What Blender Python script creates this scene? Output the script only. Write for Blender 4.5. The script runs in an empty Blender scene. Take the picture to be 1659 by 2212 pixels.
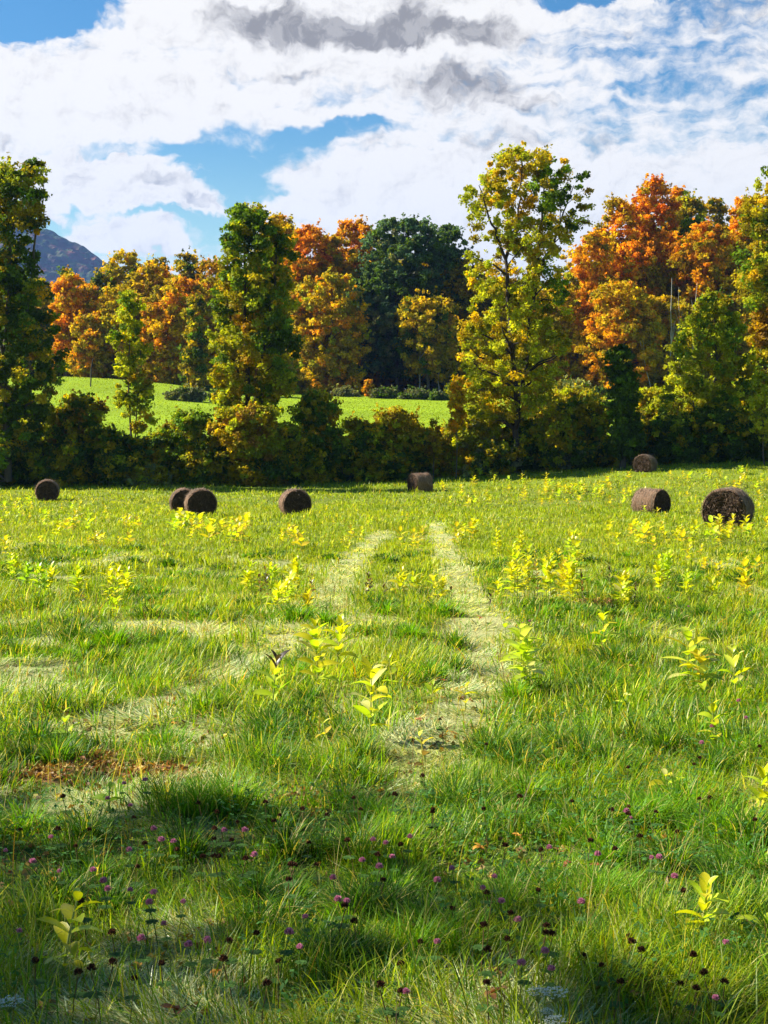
import bpy, math, random
import numpy as np
from math import radians as R
rng = np.random.default_rng(11)
random.seed(11)
SC = bpy.context.scene
COL = SC.collection

# ---------------------------------------------------------------- camera
EYE = 1.6
F = 1422.0                      # focal length in pixels of the 768 x 1024 picture
cam = bpy.data.cameras.new('camera')
cam.sensor_fit = 'VERTICAL'; cam.sensor_height = 36.0
cam.lens = 36.0 * F / 1024.0
cam.shift_y = -72.0 / 1024.0
cam.clip_start = 0.1; cam.clip_end = 30000
camo = bpy.data.objects.new('camera', cam); COL.objects.link(camo)
camo.location = (0, 0, EYE); camo.rotation_euler = (R(90), 0, 0)
SC.camera = camo

# ---------------------------------------------------------------- exposure
SC.view_settings.view_transform = 'Standard'
SC.view_settings.look = 'None'
SC.view_settings.exposure = 1.5
SC.view_settings.gamma = 1.0
GAIN = 2 ** SC.view_settings.exposure
SC.cycles.max_bounces = 6
SC.cycles.diffuse_bounces = 3
SC.cycles.transmission_bounces = 4
SC.cycles.glossy_bounces = 2
SC.cycles.volume_bounces = 0

# ---------------------------------------------------------------- sun
SUN_AZ = -77.0      # degrees from the view direction (+Y), negative = to the left
SUN_EL = 38.0
sl = bpy.data.lights.new('sun', 'SUN'); sl.energy = 5.0; sl.angle = R(0.5); sl.color = (1.0, .94, .84)
so = bpy.data.objects.new('sun', sl); COL.objects.link(so)
so.rotation_euler = (R(90 - SUN_EL), 0, R(180 - SUN_AZ))   # local -Z points away from the sun
SUND = np.array([math.sin(R(SUN_AZ)) * math.cos(R(SUN_EL)), math.cos(R(SUN_AZ)) * math.cos(R(SUN_EL)), math.sin(R(SUN_EL))])
from mathutils import Vector
so.rotation_euler = Vector(SUND).to_track_quat('Z', 'Y').to_euler()
so.location = (-20, 20, 40)

# ---------------------------------------------------------------- node helper
class NT:
    def __init__(s, t): s.t = t
    def n(s, typ, **kw):
        nd = s.t.nodes.new(typ)
        for k, v in kw.items():
            if k == 'ins':
                for a, b in v.items():
                    if hasattr(b, 'is_output') or isinstance(b, bpy.types.NodeSocket): s.t.links.new(b, nd.inputs[a])
                    else: nd.inputs[a].default_value = b
            else: setattr(nd, k, v)
        return nd
    def m(s, op, a, b=None, c=None, clamp=False):
        nd = s.t.nodes.new('ShaderNodeMath'); nd.operation = op; nd.use_clamp = clamp
        for i, v in enumerate((a, b, c)):
            if v is None: continue
            if isinstance(v, bpy.types.NodeSocket): s.t.links.new(v, nd.inputs[i])
            else: nd.inputs[i].default_value = v
        return nd.outputs[0]
    def vm(s, op, a, b=None):
        nd = s.t.nodes.new('ShaderNodeVectorMath'); nd.operation = op
        for i, v in enumerate((a, b)):
            if v is None: continue
            if isinstance(v, bpy.types.NodeSocket): s.t.links.new(v, nd.inputs[i])
            else: nd.inputs[i].default_value = v
        return nd.outputs['Value'] if op in ('LENGTH', 'DOT_PRODUCT') else nd.outputs[0]
    def mr(s, v, a, b, c=0.0, d=1.0, kind='SMOOTHSTEP'):
        nd = s.t.nodes.new('ShaderNodeMapRange'); nd.interpolation_type = kind
        s.t.links.new(v, nd.inputs[0])
        for i, q in enumerate((a, b, c, d)): nd.inputs[i + 1].default_value = q
        return nd.outputs[0]
    def mix(s, f, a, b, blend='MIX'):
        nd = s.t.nodes.new('ShaderNodeMix'); nd.data_type = 'RGBA'; nd.blend_type = blend
        for i, v in ((0, f), (6, a), (7, b)):
            if isinstance(v, bpy.types.NodeSocket): s.t.links.new(v, nd.inputs[i])
            else: nd.inputs[i].default_value = v if i == 0 else (*v[:3], 1)
        return nd.outputs[2]
    def noise(s, vec, scale, detail=4, rough=.55, dist=0.0):
        nd = s.t.nodes.new('ShaderNodeTexNoise')
        s.t.links.new(vec, nd.inputs['Vector'])
        nd.inputs['Scale'].default_value = scale; nd.inputs['Detail'].default_value = detail
        nd.inputs['Roughness'].default_value = rough; nd.inputs['Distortion'].default_value = dist
        return nd

# ---------------------------------------------------------------- sky: Nishita + a procedural cloud cover over the far half
W = bpy.data.worlds.new('World'); SC.world = W; W.use_nodes = True
W.node_tree.nodes.clear()
w = NT(W.node_tree)
sky = w.n('ShaderNodeTexSky', sky_type='NISHITA', sun_disc=False, sun_elevation=R(SUN_EL), sun_rotation=R(SUN_AZ))
sky.air_density = 1.1; sky.dust_density = .6; sky.ozone_density = 1.6
tc = w.n('ShaderNodeTexCoord')
sep = w.n('ShaderNodeSeparateXYZ', ins={0: tc.outputs['Generated']})
az = w.m('MULTIPLY', w.m('ARCTAN2', sep.outputs[0], sep.outputs[1]), 57.2958)
el = w.m('MULTIPLY', w.m('ARCSINE', sep.outputs[2]), 57.2958)
P0 = w.n('ShaderNodeCombineXYZ', ins={0: az, 1: el, 2: 0.0}).outputs[0]
def warp(P, scale, amp, det=3):
    nz = w.noise(P, scale, det, .6)
    d = w.vm('SUBTRACT', nz.outputs['Color'], (.5, .5, .5))
    return w.vm('ADD', P, w.vm('MULTIPLY', d, (amp, amp, 0)))
P1 = warp(P0, .35, 2.6, 4)
P2 = warp(P1, 1.6, .9, 4)
def DEG(X, Y):      # degrees of azimuth / elevation from positions measured on the photograph (1659 wide)
    return ((X - 830) * .01865, (950 - Y) * .01865)
def blob(P, X, Y, rx, ry, a=.55, b=1.25):
    cx, cy = DEG(X, Y)
    d = w.vm('DIVIDE', w.vm('SUBTRACT', P, (cx, cy, 0)), (rx * .01865, ry * .01865, 1))
    return w.mr(w.vm('LENGTH', d), a, b, 1.0, 0.0)
def addall(vals, start):
    acc = start
    for v, wt in vals: acc = w.m('MULTIPLY_ADD', v, wt, acc)
    return acc
# broad cover, strongest ahead of the camera, thinning to a clear sky overhead, behind and to the sides
base = w.m('MULTIPLY', w.mr(el, 23, 38, 1, 0), w.mr(w.m('ABSOLUTE', az), 24, 55, 1, 0))
base = w.m('MULTIPLY_ADD', base, .74, .02)
cover = addall([
    (blob(P2, 40, 55, 250, 75), -1.0), (blob(P2, -60, 20, 300, 110), -1.0),
    (blob(P2, 1330, 12, 260, 34), -.62), (blob(P2, 1560, 40, 170, 50), -.28),
    (blob(P1, 520, 325, 190, 44), -.62), (blob(P1, 480, 378, 140, 36), -.75), (blob(P1, 740, 290, 140, 26), -.55),
    (blob(P1, 520, 410, 120, 34), -.7), (blob(P1, 300, 330, 110, 22), -.4),
    (blob(P1, 320, 500, 260, 80), -.55), (blob(P1, 130, 470, 80, 60), -.5),
    (blob(P1, 1480, 250, 330, 150), -.24), (blob(P1, 1450, 110, 330, 60), -.22), (blob(P1, 1420, 200, 120, 30), -.15),
    (blob(P2, 270, 400, 150, 52), .95), (blob(P2, 400, 425, 90, 38), .8), (blob(P2, 170, 370, 70, 34), .6), (blob(P2, 290, 450, 120, 22), .5),
    (blob(P2, 140, 450, 40, 45), .9), (blob(P2, 290, 520, 130, 36), .9), (blob(P2, 210, 505, 70, 40), .6),
    (blob(P2, 330, 60, 230, 70), .5), (blob(P2, 760, 50, 380, 110), .7), (blob(P1, 1150, 420, 600, 90), .3), (blob(P1, 200, 250, 420, 90), .25),
], base)
streak = w.vm('MULTIPLY', P1, (.35, 1.6, 1))
n1 = w.noise(streak, .9, 9, .62).outputs[0]
n2 = w.noise(P0, 1.1, 9, .6).outputs[0]
nn = w.m('ADD', w.m('MULTIPLY', w.m('SUBTRACT', n1, .5), 1.35), w.m('MULTIPLY', w.m('SUBTRACT', n2, .5), .95))
dens = w.m('ADD', cover, nn)
alpha = w.mr(dens, .12, .78)
# brightness: white tops, grey flat bases
fl = w.noise(P2, .8, 8, .62).outputs[0]
rel = w.m('SUBTRACT', w.noise(P1, .75, 7, .6).outputs[0], w.noise(w.vm('ADD', P1, (-.22, .34, 0)), .75, 7, .6).outputs[0])
rel2 = w.m('SUBTRACT', w.noise(P0, 2.2, 6, .6).outputs[0], w.noise(w.vm('ADD', P0, (-.1, .14, 0)), 2.2, 6, .6).outputs[0])
fl2 = w.noise(w.vm('ADD', P0, (0, .35, 3.)), .8, 7, .6).outputs[0]
grey = addall([
    (blob(P2, 630, 90, 210, 50, .1, 1.2), 1.35), (blob(P2, 880, 68, 90, 68, .1, 1.2), 1.1), (blob(P2, 960, 102, 240, 40, .1, 1.15), 1.4), (blob(P2, 770, 98, 140, 36, .1, 1.2), .9), (blob(P2, 560, 62, 90, 28), .6),
    (blob(P2, 780, 72, 90, 20), .5), (blob(P2, 1000, 198, 160, 44, .1, 1.2), 1.2), (blob(P2, 1130, 235, 110, 16), .45), (blob(P2, 420, 10, 80, 26), .75),
    (blob(P1, 1080, 300, 110, 18), .42), (blob(P1, 1300, 320, 60, 14), .3), (blob(P1, 1600, 60, 150, 60), .5), (blob(P1, 620, 175, 60, 14), .3), (blob(P1, 800, 172, 160, 22), .25),
    (blob(P2, 335, 395, 50, 22), .75), (blob(P2, 430, 435, 50, 13), .6), (blob(P2, 190, 388, 40, 15), .5), (blob(P2, 280, 452, 90, 9), .3),
    (blob(P1, 110, 490, 45, 26), .6), (blob(P1, 340, 540, 60, 16), .25), (blob(P1, 10, 325, 30, 14), .4), (blob(P1, 1180, 250, 90, 14), .3),
], w.m('MULTIPLY', w.m('SUBTRACT', fl, .50), 1.0))
grey = w.m('ADD', grey, w.m('MULTIPLY', w.m('SUBTRACT', fl2, .5), .35))
grey = w.m('ADD', grey, w.m('MULTIPLY', w.m('SUBTRACT', n1, .52), -1.2))
grey = w.m('MULTIPLY_ADD', rel, -1.5, grey)
grey = w.m('MULTIPLY_ADD', rel2, -.5, grey)
gm = w.mr(grey, -.05, 1.35)
near_h = w.mr(el, 4, 15)
white = w.mix(near_h, (.88, .91, .94), (1.0, .985, .955))
gcol = w.mix(w.mr(el, 8, 13), (.44, .50, .60), w.mix(w.mr(w.m('ADD', fl, w.m('MULTIPLY', rel, 2.0)), .36, .66), (.33, .32, .31), (.50, .49, .475)))
ccol = w.mix(gm, white, gcol)
ccol = w.mix(1.0, ccol, (1 / GAIN,) * 3, 'MULTIPLY')
hs = w.n('ShaderNodeHueSaturation', ins={'Saturation': 1.35, 'Value': 1.0, 'Color': sky.outputs[0]})
skyc = w.mix(1.0, hs.outputs[0], w.mix(w.mr(el, 7, 15), (.052, .056, .047), (.026, .041, .045)), 'MULTIPLY')
fin = w.mix(alpha, skyc, ccol)
bg = w.n('ShaderNodeBackground', ins={0: fin, 1: 1.0})
w.n('ShaderNodeOutputWorld', ins={0: bg.outputs[0]})
W.cycles.sampling_method = 'MANUAL'; W.cycles.sample_map_resolution = 512

# ---------------------------------------------------------------- numpy noise
def _h(ix, iy, s):
    n = (ix.astype(np.int64) * 374761393 + iy.astype(np.int64) * 668265263 + s * 974634777) & 0xffffffff
    n = ((n ^ (n >> 13)) * 1274126177) & 0xffffffff
    n = (n ^ (n >> 16)) & 0xffffffff
    return n / 4294967295.0
def vn(x, y, s=0):
    x = np.asarray(x, float); y = np.asarray(y, float)
    ix = np.floor(x); iy = np.floor(y); fx = x - ix; fy = y - iy
    fx = fx * fx * (3 - 2 * fx); fy = fy * fy * (3 - 2 * fy)
    a = _h(ix, iy, s); b = _h(ix + 1, iy, s); c = _h(ix, iy + 1, s); d = _h(ix + 1, iy + 1, s)
    return (a * (1 - fx) + b * fx) * (1 - fy) + (c * (1 - fx) + d * fx) * fy
def fbm(x, y, s=0, o=4):
    t = 0; a = .5; tot = 0
    for k in range(o):
        t = t + a * vn(x, y, s + k * 17); tot += a; a *= .5; x = x * 2.03 + 5.1; y = y * 2.03 + 1.7
    return t / tot
def ss(a, b, x):
    t = np.clip((np.asarray(x, float) - a) / (b - a), 0, 1); return t * t * (3 - 2 * t)

# ---------------------------------------------------------------- terrain
_cy = [-400, 0, 5, 12, 25, 50, 68, 77, 88, 97, 105, 112, 120, 135, 200, 300, 600, 5000]
_cz = [3, 0, -.04, -.40, -.85, -1.45, -1.95, -2.12, -2.05, -1.86, -1.6, -1.3, -.4, 2.7, 8.1, 12, 20, 40]
_ty = np.arange(-400, 5000, .5)
_tz = np.interp(_ty, _cy, _cz)
_k = np.exp(-.5 * (np.arange(-16, 17) / 5.0) ** 2); _k /= _k.sum()
_tz = np.convolve(np.pad(_tz, 16, mode='edge'), _k, mode='valid')
_tz -= np.interp(0, _ty, _tz)
def T(x, y):
    x = np.asarray(x, float); y = np.asarray(y, float)
    z = np.interp(y, _ty, _tz)
    z = z + 1.5 * ss(-5, 28, x) * ss(72, 110, y) * (1 - ss(115, 150, y))
    z = z + 2.3 * ss(-12, -48, x) * ss(125, 205, y) + 0 * x
    near = 1 - ss(90, 130, y)
    z = z + near * ((fbm(x / 1.7, y / 1.7, 3, 3) - .5) * .16 + (vn(x / 6, y / 6, 8) - .5) * .16)
    z = z + ss(100, 160, y) * (vn(x / 30, y / 30, 4) - .5) * .8
    return z
_YG = np.concatenate([np.arange(2.2, 30, .02), np.arange(30, 400, .1)])
def P2G(X, Yd, h=0.0, ymin=0):
    """where the sight line through a spot of the photograph meets the ground (or a height h above it)"""
    u = (X - 830) * .46293 / F; v = (Yd - 950) * .46293 / F
    g = _YG[_YG > ymin]
    t = T(u * g, g) + h; ray = EYE - v * g
    i = np.argmax(t >= ray) if (t >= ray).any() else len(g) - 1
    return float(u * g[i]), float(g[i])

# ---------------------------------------------------------------- objects
def tag(o, label=None, cat=None, group=None, kind=None):
    if label: o['label'] = label
    if cat: o['category'] = cat
    if group: o['group'] = group
    if kind: o['kind'] = kind
    return o
def empty(name, loc=(0, 0, 0), rz=0.0):
    o = bpy.data.objects.new(name, None); COL.objects.link(o); o.location = loc; o.rotation_euler = (0, 0, rz); o.empty_display_size = .2
    return o
def mesh_np(name, V, Fc, mat, tint=None, parent=None, smooth=False, data_only=False):
    """V (n,3); Fc list of index arrays (m,3) or (m,4)"""
    me = bpy.data.meshes.new(name)
    V = np.asarray(V, np.float32)
    me.vertices.add(len(V)); me.vertices.foreach_set('co', V.ravel())
    if isinstance(Fc, np.ndarray): Fc = [Fc]
    Fc = [np.asarray(f, np.int32) for f in Fc if len(f)]
    nl = sum(f.size for f in Fc); nf = sum(len(f) for f in Fc)
    me.loops.add(nl); me.loops.foreach_set('vertex_index', np.concatenate([f.ravel() for f in Fc]))
    tot = np.concatenate([np.full(len(f), f.shape[1], np.int32) for f in Fc])
    st = np.concatenate([[0], np.cumsum(tot)[:-1]]).astype(np.int32)
    me.polygons.add(nf); me.polygons.foreach_set('loop_start', st)
    if smooth: me.polygons.foreach_set('use_smooth', np.ones(nf, bool))
    else: me.polygons.foreach_set('use_smooth', np.zeros(nf, bool))
    if tint is not None:
        a = me.attributes.new('tint', 'FLOAT_COLOR', 'POINT')
        c = np.ones((len(V), 4), np.float32); c[:, :3] = tint; a.data.foreach_set('color', c.ravel())
    me.update(calc_edges=True)
    if mat: me.materials.append(mat)
    if data_only: return me
    o = bpy.data.objects.new(name, me); COL.objects.link(o)
    if parent: o.parent = parent
    return o
def clone(src, loc, rz=0, sc=1.0, label=None, group=None):
    r = src.copy(); COL.objects.link(r); r.location = loc; r.rotation_euler = (0, 0, rz); r.scale = (sc, sc, sc)
    if label: r['label'] = label
    if group: r['group'] = group
    for ch in src.children:
        c = ch.copy(); COL.objects.link(c); c.parent = r
    return r

# ---------------------------------------------------------------- materials
def newmat(name):
    m = bpy.data.materials.new(name); m.use_nodes = True; m.node_tree.nodes.clear(); return m, NT(m.node_tree)
def leafmat(name, trans=.4, rough=.5, spec=.4, tscale=(1.25, 1.15, .45), coat=0.0, bump=0.0):
    m, t = newmat(name)
    a = t.n('ShaderNodeAttribute', attribute_name='tint')
    tcn = t.n('ShaderNodeTexCoord')
    nz = t.noise(tcn.outputs['Object'], 9.0, 3)
    c = t.mix(1.0, a.outputs['Color'], t.mix(nz.outputs[0], (.82, .82, .82), (1.18, 1.18, 1.18)), 'MULTIPLY')
    p = t.n('ShaderNodeBsdfPrincipled', ins={'Base Color': c, 'Roughness': rough, 'Specular IOR Level': spec})
    if coat: p.inputs['Coat Weight'].default_value = coat; p.inputs['Coat Roughness'].default_value = .25
    tr = t.n('ShaderNodeBsdfTranslucent', ins={0: t.mix(1.0, c, tscale, 'MULTIPLY')})
    mx = t.n('ShaderNodeMixShader', ins={0: trans, 1: p.outputs[0], 2: tr.outputs[0]})
    t.n('ShaderNodeOutputMaterial', ins={0: mx.outputs[0]})
    return m
M_LEAF = leafmat('tree_leaf', .46, .65, .12, (1.3, 1.15, .3))
M_GRASS = leafmat('grass_blade', .46, .45, .16, (1.3, 1.2, .25))
M_THATCH = leafmat('thatch_blade', .28, .34, .6, (1.1, 1.1, .5))
M_WEED = leafmat('milkweed_leaf', .50, .38, .5, (1.05, 1.2, .4))
M_DRY = leafmat('dry_leaf', .25, .6, .3, (1.1, .8, .5))
def solid(name, attr=True, color=(.2, .2, .2), rough=.85, nscale=8.0, lo=.6, hi=1.3, bump=.4, stretch=(1, 1, 1)):
    m, t = newmat(name)
    tcn = t.n('ShaderNodeTexCoord')
    vec = t.vm('MULTIPLY', tcn.outputs['Object'], stretch)
    nz = t.noise(vec, nscale, 6, .65)
    f = t.mix(nz.outputs[0], (lo,) * 3, (hi,) * 3)
    src = t.n('ShaderNodeAttribute', attribute_name='tint').outputs['Color'] if attr else color
    c = t.mix(1.0, src, f, 'MULTIPLY')
    b = t.n('ShaderNodeBump', ins={'Strength': bump, 'Distance': .05, 'Height': nz.outputs[0]})
    p = t.n('ShaderNodeBsdfPrincipled', ins={'Base Color': c, 'Roughness': rough, 'Specular IOR Level': .2, 'Normal': b.outputs[0]})
    t.n('ShaderNodeOutputMaterial', ins={0: p.outputs[0]})
    return m
M_BARK = solid('bark', True, rough=.9, nscale=3, lo=.45, hi=1.5, stretch=(3, 3, .6))
M_STEM = solid('stem', True, rough=.6, nscale=40, bump=.1)
M_PETAL = leafmat('petal', .3, .6, .2, (1, 1, 1))

# ---------------------------------------------------------------- maps on the ground (where the mower tracks and bare soil lie)
def path_dist(pts, x, y):
    """distance to a polyline of (x, y, halfwidth); returns distance / halfwidth"""
    best = np.full(x.shape, 9.0)
    for (ax, ay, aw), (bx, by, bw) in zip(pts[:-1], pts[1:]):
        dx, dy = bx - ax, by - ay; L = dx * dx + dy * dy
        t = np.clip(((x - ax) * dx + (y - ay) * dy) / max(L, 1e-6), 0, 1)
        d = np.hypot(x - ax - t * dx, y - ay - t * dy) / (aw + (bw - aw) * t)
        best = np.minimum(best, d)
    return best
def gp(lst): return [(*P2G(a, b), c) for a, b, c in lst]
TRACKS = [gp([(835, 1150, .3), (775, 1200, .32), (735, 1255, .30), (700, 1310, .32), (640, 1360, .36), (560, 1420, .36), (480, 1470, .32), (350, 1520, .24), (220, 1590, .2)]),
          gp([(940, 1130, .3), (962, 1190, .30), (990, 1245, .30), (1025, 1320, .30), (1050, 1385, .32), (1055, 1440, .30), (1010, 1500, .30), (960, 1580, .26), (900, 1660, .26), (840, 1720, .24)]),
          gp([(640, 1345, .35), (480, 1370, .55), (300, 1345, .35), (120, 1390, .25)]),
          gp([(700, 1400, .35), (800, 1380, .25)]),
          gp([(130, 1295, .15), (60, 1240, .12)])]
SOIL = [(*P2G(40, 1672), .42, .18), (*P2G(190, 1640), .35, .12), (*P2G(290, 1665), .4, .14), (*P2G(700, 1732), .16, .08), (*P2G(590, 1618), .10, .06), (*P2G(1285, 1300), .55, .3),
        (*P2G(300, 1375), .35, .2), (*P2G(420, 1700), .2, .1)]
def MATTED(x, y):
    n = (fbm(x * 1.6, y * 1.6, 21, 3) - .5) * 1.7
    m = 0
    for k, p in enumerate(TRACKS):
        d = path_dist(p, x, y) + n
        m = np.maximum(m, .94 * (1 - ss(.45, 1.95, d)))
    m = np.maximum(m, .8 * ss(.54, .70, fbm(x / 1.1 + 9, y / 1.8, 27, 3)) * (1 - ss(25, 50, y)))
    return m
def BARE(x, y):
    m = 0
    n = (fbm(x * 5, y * 5, 31, 3) - .5) * 1.4
    for cx, cy, rx, ry in SOIL:
        ry = ry * 2.2
        d = np.hypot((x - cx) / rx, (y - cy) / ry) + n
        m = np.maximum(m, 1 - ss(.6, 1.2, d))
    return m
# ================================================================= THE SETTING
def grid(ys, xmin, xmax, nx, warpx=None):
    t = np.linspace(0, 1, nx)
    X, Y = np.meshgrid(xmin + (xmax - xmin) * t, ys)
    return X, Y
def grid_faces(ny, nx):
    i = np.arange((ny - 1) * (nx - 1)); r = i // (nx - 1); c = i % (nx - 1); a = r * nx + c
    return np.stack([a, a + 1, a + nx + 1, a + nx], 1)
# one sheet: rows crowd near the camera; columns follow a cubic spread
ys = np.concatenate([np.linspace(-85, -2, 20), np.arange(-1, 3, .25), np.arange(3, 30, .07), np.arange(30, 120, .4), np.arange(120, 300, 2.5), np.geomspace(300, 4400, 30)])
s = np.linspace(-1, 1, 361)
xs_n = np.sign(s) * (np.abs(s) * 14 + np.abs(s) ** 5 * 60 + np.abs(s) ** 11 * 3300)
X, Y = np.meshgrid(xs_n, ys)
Z = T(X, Y)
mt = MATTED(X, Y); br = BARE(X, Y)
far = ss(85, 130, Y)
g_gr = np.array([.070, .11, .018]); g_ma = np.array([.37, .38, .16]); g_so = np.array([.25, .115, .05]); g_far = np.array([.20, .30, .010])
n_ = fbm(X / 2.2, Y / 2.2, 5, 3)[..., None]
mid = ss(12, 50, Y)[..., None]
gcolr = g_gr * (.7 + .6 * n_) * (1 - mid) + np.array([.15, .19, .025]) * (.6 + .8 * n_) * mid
gcolr = gcolr * (1 - mt[..., None]) + g_ma * mt[..., None]
gcolr = gcolr * (1 - br[..., None]) + g_so * br[..., None]
mow = (vn(X / 40 + .3 * Y / 40, Y / 7, 9))[..., None]
gcolr = gcolr * (1 - far[..., None]) + (g_far * (.72 + .3 * mow + .36 * fbm(X / 5, Y / 5, 77, 3)[..., None])) * far[..., None]
fd = ss(206, 222, Y)[..., None]
gcolr = gcolr * (1 - fd) + np.array([.05, .04, .02]) * fd
m, t = newmat('ground_soil_and_sod')
at = t.n('ShaderNodeAttribute', attribute_name='tint'); tcn = t.n('ShaderNodeTexCoord')
n1_ = t.noise(tcn.outputs['Object'], 28, 8, .7); n2_ = t.noise(tcn.outputs['Object'], 1.3, 6, .6)
c_ = t.mix(1.0, at.outputs['Color'], t.mix(n1_.outputs[0], (.35, .35, .35), (1.6, 1.55, 1.5)), 'MULTIPLY')
c_ = t.mix(1.0, c_, t.mix(n2_.outputs[0], (.72, .75, .8), (1.25, 1.2, 1.1)), 'MULTIPLY')
b_ = t.n('ShaderNodeBump', ins={'Strength': .9, 'Distance': .03, 'Height': n1_.outputs[0]})
p_ = t.n('ShaderNodeBsdfPrincipled', ins={'Base Color': c_, 'Roughness': .95, 'Specular IOR Level': .1, 'Normal': b_.outputs[0]})
t.n('ShaderNodeOutputMaterial', ins={0: p_.outputs[0]})
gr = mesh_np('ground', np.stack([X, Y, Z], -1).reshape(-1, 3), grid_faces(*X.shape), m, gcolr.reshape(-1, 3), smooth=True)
tag(gr, kind='structure', label='hayfield ground dipping to a hedgerow and rising as a green meadow beyond', cat='ground')

# mountain
def mountain():
    xs = np.linspace(-1500, 300, 300); yy = np.linspace(2300, 4000, 150)
    X, Y = np.meshgrid(xs, yy)
    sx = X * 3000 / Y * 0 + X
    ridge = np.interp(X, [-1600, -1100, -900, -780, -722, -640, -560, -430, -180, 400], [330, 420, 485, 475, 449, 412, 362, 282, 155, 60])
    h = ridge - .42 * np.abs(Y - 3000) * (1 + 0 * X)
    gul = (fbm(X / 160, Y / 260, 61, 4) - .5) * 90 * ss(0, 250, np.abs(Y - 3000)) 
    h = h + gul + (fbm(X / 22, Y / 22, 65, 3) - .5) * 14 + (vn(X / 9, Y / 9, 68) - .5) * 8
    h = np.maximum(h, 12)
    m, t = newmat('forested_mountainside')
    tcn = t.n('ShaderNodeTexCoord')
    a = t.noise(tcn.outputs['Object'], .045, 8, .7).outputs[0]; b = t.noise(tcn.outputs['Object'], .006, 4, .6).outputs[0]
    c = t.mix(t.mr(b, .42, .6), (.022, .045, .04), (.14, .06, .05))
    c = t.mix(t.mr(a, .42, .62), c, (.07, .11, .04))
    p = t.n('ShaderNodeBsdfPrincipled', ins={'Base Color': c, 'Roughness': 1.0, 'Specular IOR Level': 0.0})
    t.n('ShaderNodeOutputMaterial', ins={0: p.outputs[0]})
    o = mesh_np('mountain', np.stack([X, Y, h], -1).reshape(-1, 3), grid_faces(*X.shape), m, smooth=False)
    tag(o, 'blue wooded mountain slope behind the left treeline', 'mountain', kind='structure')
mountain()

# ================================================================= TREES
def tube(pts, rad, sides=6):
    pts = np.asarray(pts, float); n = len(pts)
    d = np.gradient(pts, axis=0); d /= np.linalg.norm(d, axis=1, keepdims=True) + 1e-9
    up = np.array([0.31, .2, .1]) if abs(d[0][2]) > .8 else np.array([0, 0, 1.])
    u = np.cross(d, up); u /= np.linalg.norm(u, axis=1, keepdims=True) + 1e-9
    v = np.cross(d, u)
    a = np.linspace(0, 2 * np.pi, sides, endpoint=False)
    V = pts[:, None] + (u[:, None] * np.cos(a)[None, :, None] + v[:, None] * np.sin(a)[None, :, None]) * np.asarray(rad)[:, None, None]
    V = V.reshape(-1, 3)
    i = np.arange((n - 1) * sides); r = i // sides; c = i % sides; c2 = (c + 1) % sides
    return V, np.stack([r * sides + c, r * sides + c2, (r + 1) * sides + c2, (r + 1) * sides + c], 1)
class Acc:
    def __init__(s): s.V = []; s.F = []; s.C = []; s.n = 0
    def add(s, V, Fq, col=None):
        s.V.append(V); s.F.append(Fq + s.n); s.n += len(V)
        if col is not None: s.C.append(np.broadcast_to(np.asarray(col, float), (len(V), 3)))
    def mesh(s, name, mat, parent=None, smooth=False, data_only=False):
        return mesh_np(name, np.concatenate(s.V), np.concatenate(s.F), mat, np.concatenate(s.C) if s.C else None, parent, smooth, data_only)

def leaves(cc, cr, ccol, per, size, squash=.75, bias=.15, jit=.22):
    """leaf cards: cc clump centres, cr radii, ccol colours, per leaves per clump"""
    idx = np.repeat(np.arange(len(cc)), per)
    n = len(idx)
    d = rng.normal(size=(n, 3)); d /= np.linalg.norm(d, axis=1, keepdims=True)
    rr = rng.random(n) ** .62
    an = rng.uniform(.65, 1.4, (len(cc), 3)); an[:, 2] *= squash
    off = d * (rr * cr[idx])[:, None] * an[idx]
    c = cc[idx] + off
    nrm = d * bias + np.array([0, 0, .35]) + rng.normal(size=(n, 3)) * .55
    nrm /= np.linalg.norm(nrm, axis=1, keepdims=True)
    tv = np.cross(nrm, rng.normal(size=(n, 3))); tv /= np.linalg.norm(tv, axis=1, keepdims=True) + 1e-9
    bv = np.cross(nrm, tv)
    s = size * (.55 + .9 * rng.random(n)); 
    L = (s * .62)[:, None]; Wd = (s * (.36 + .12 * rng.random(n)))[:, None]
    fold = (s * rng.uniform(-.12, .18, n))[:, None]
    V = np.stack([c - tv * L, c + bv * Wd + nrm * fold, c + tv * L, c - bv * Wd + nrm * fold], 1).reshape(-1, 3)
    col = ccol[idx] * (1 + rng.normal(size=(n, 1)) * jit)
    col = col * (1 + rng.normal(size=(n, 3)) * .06)
    col = np.clip(col, .004, .9)
    Fq = np.arange(n * 4).reshape(-1, 4)
    return V, Fq, np.repeat(col, 4, axis=0)

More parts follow.
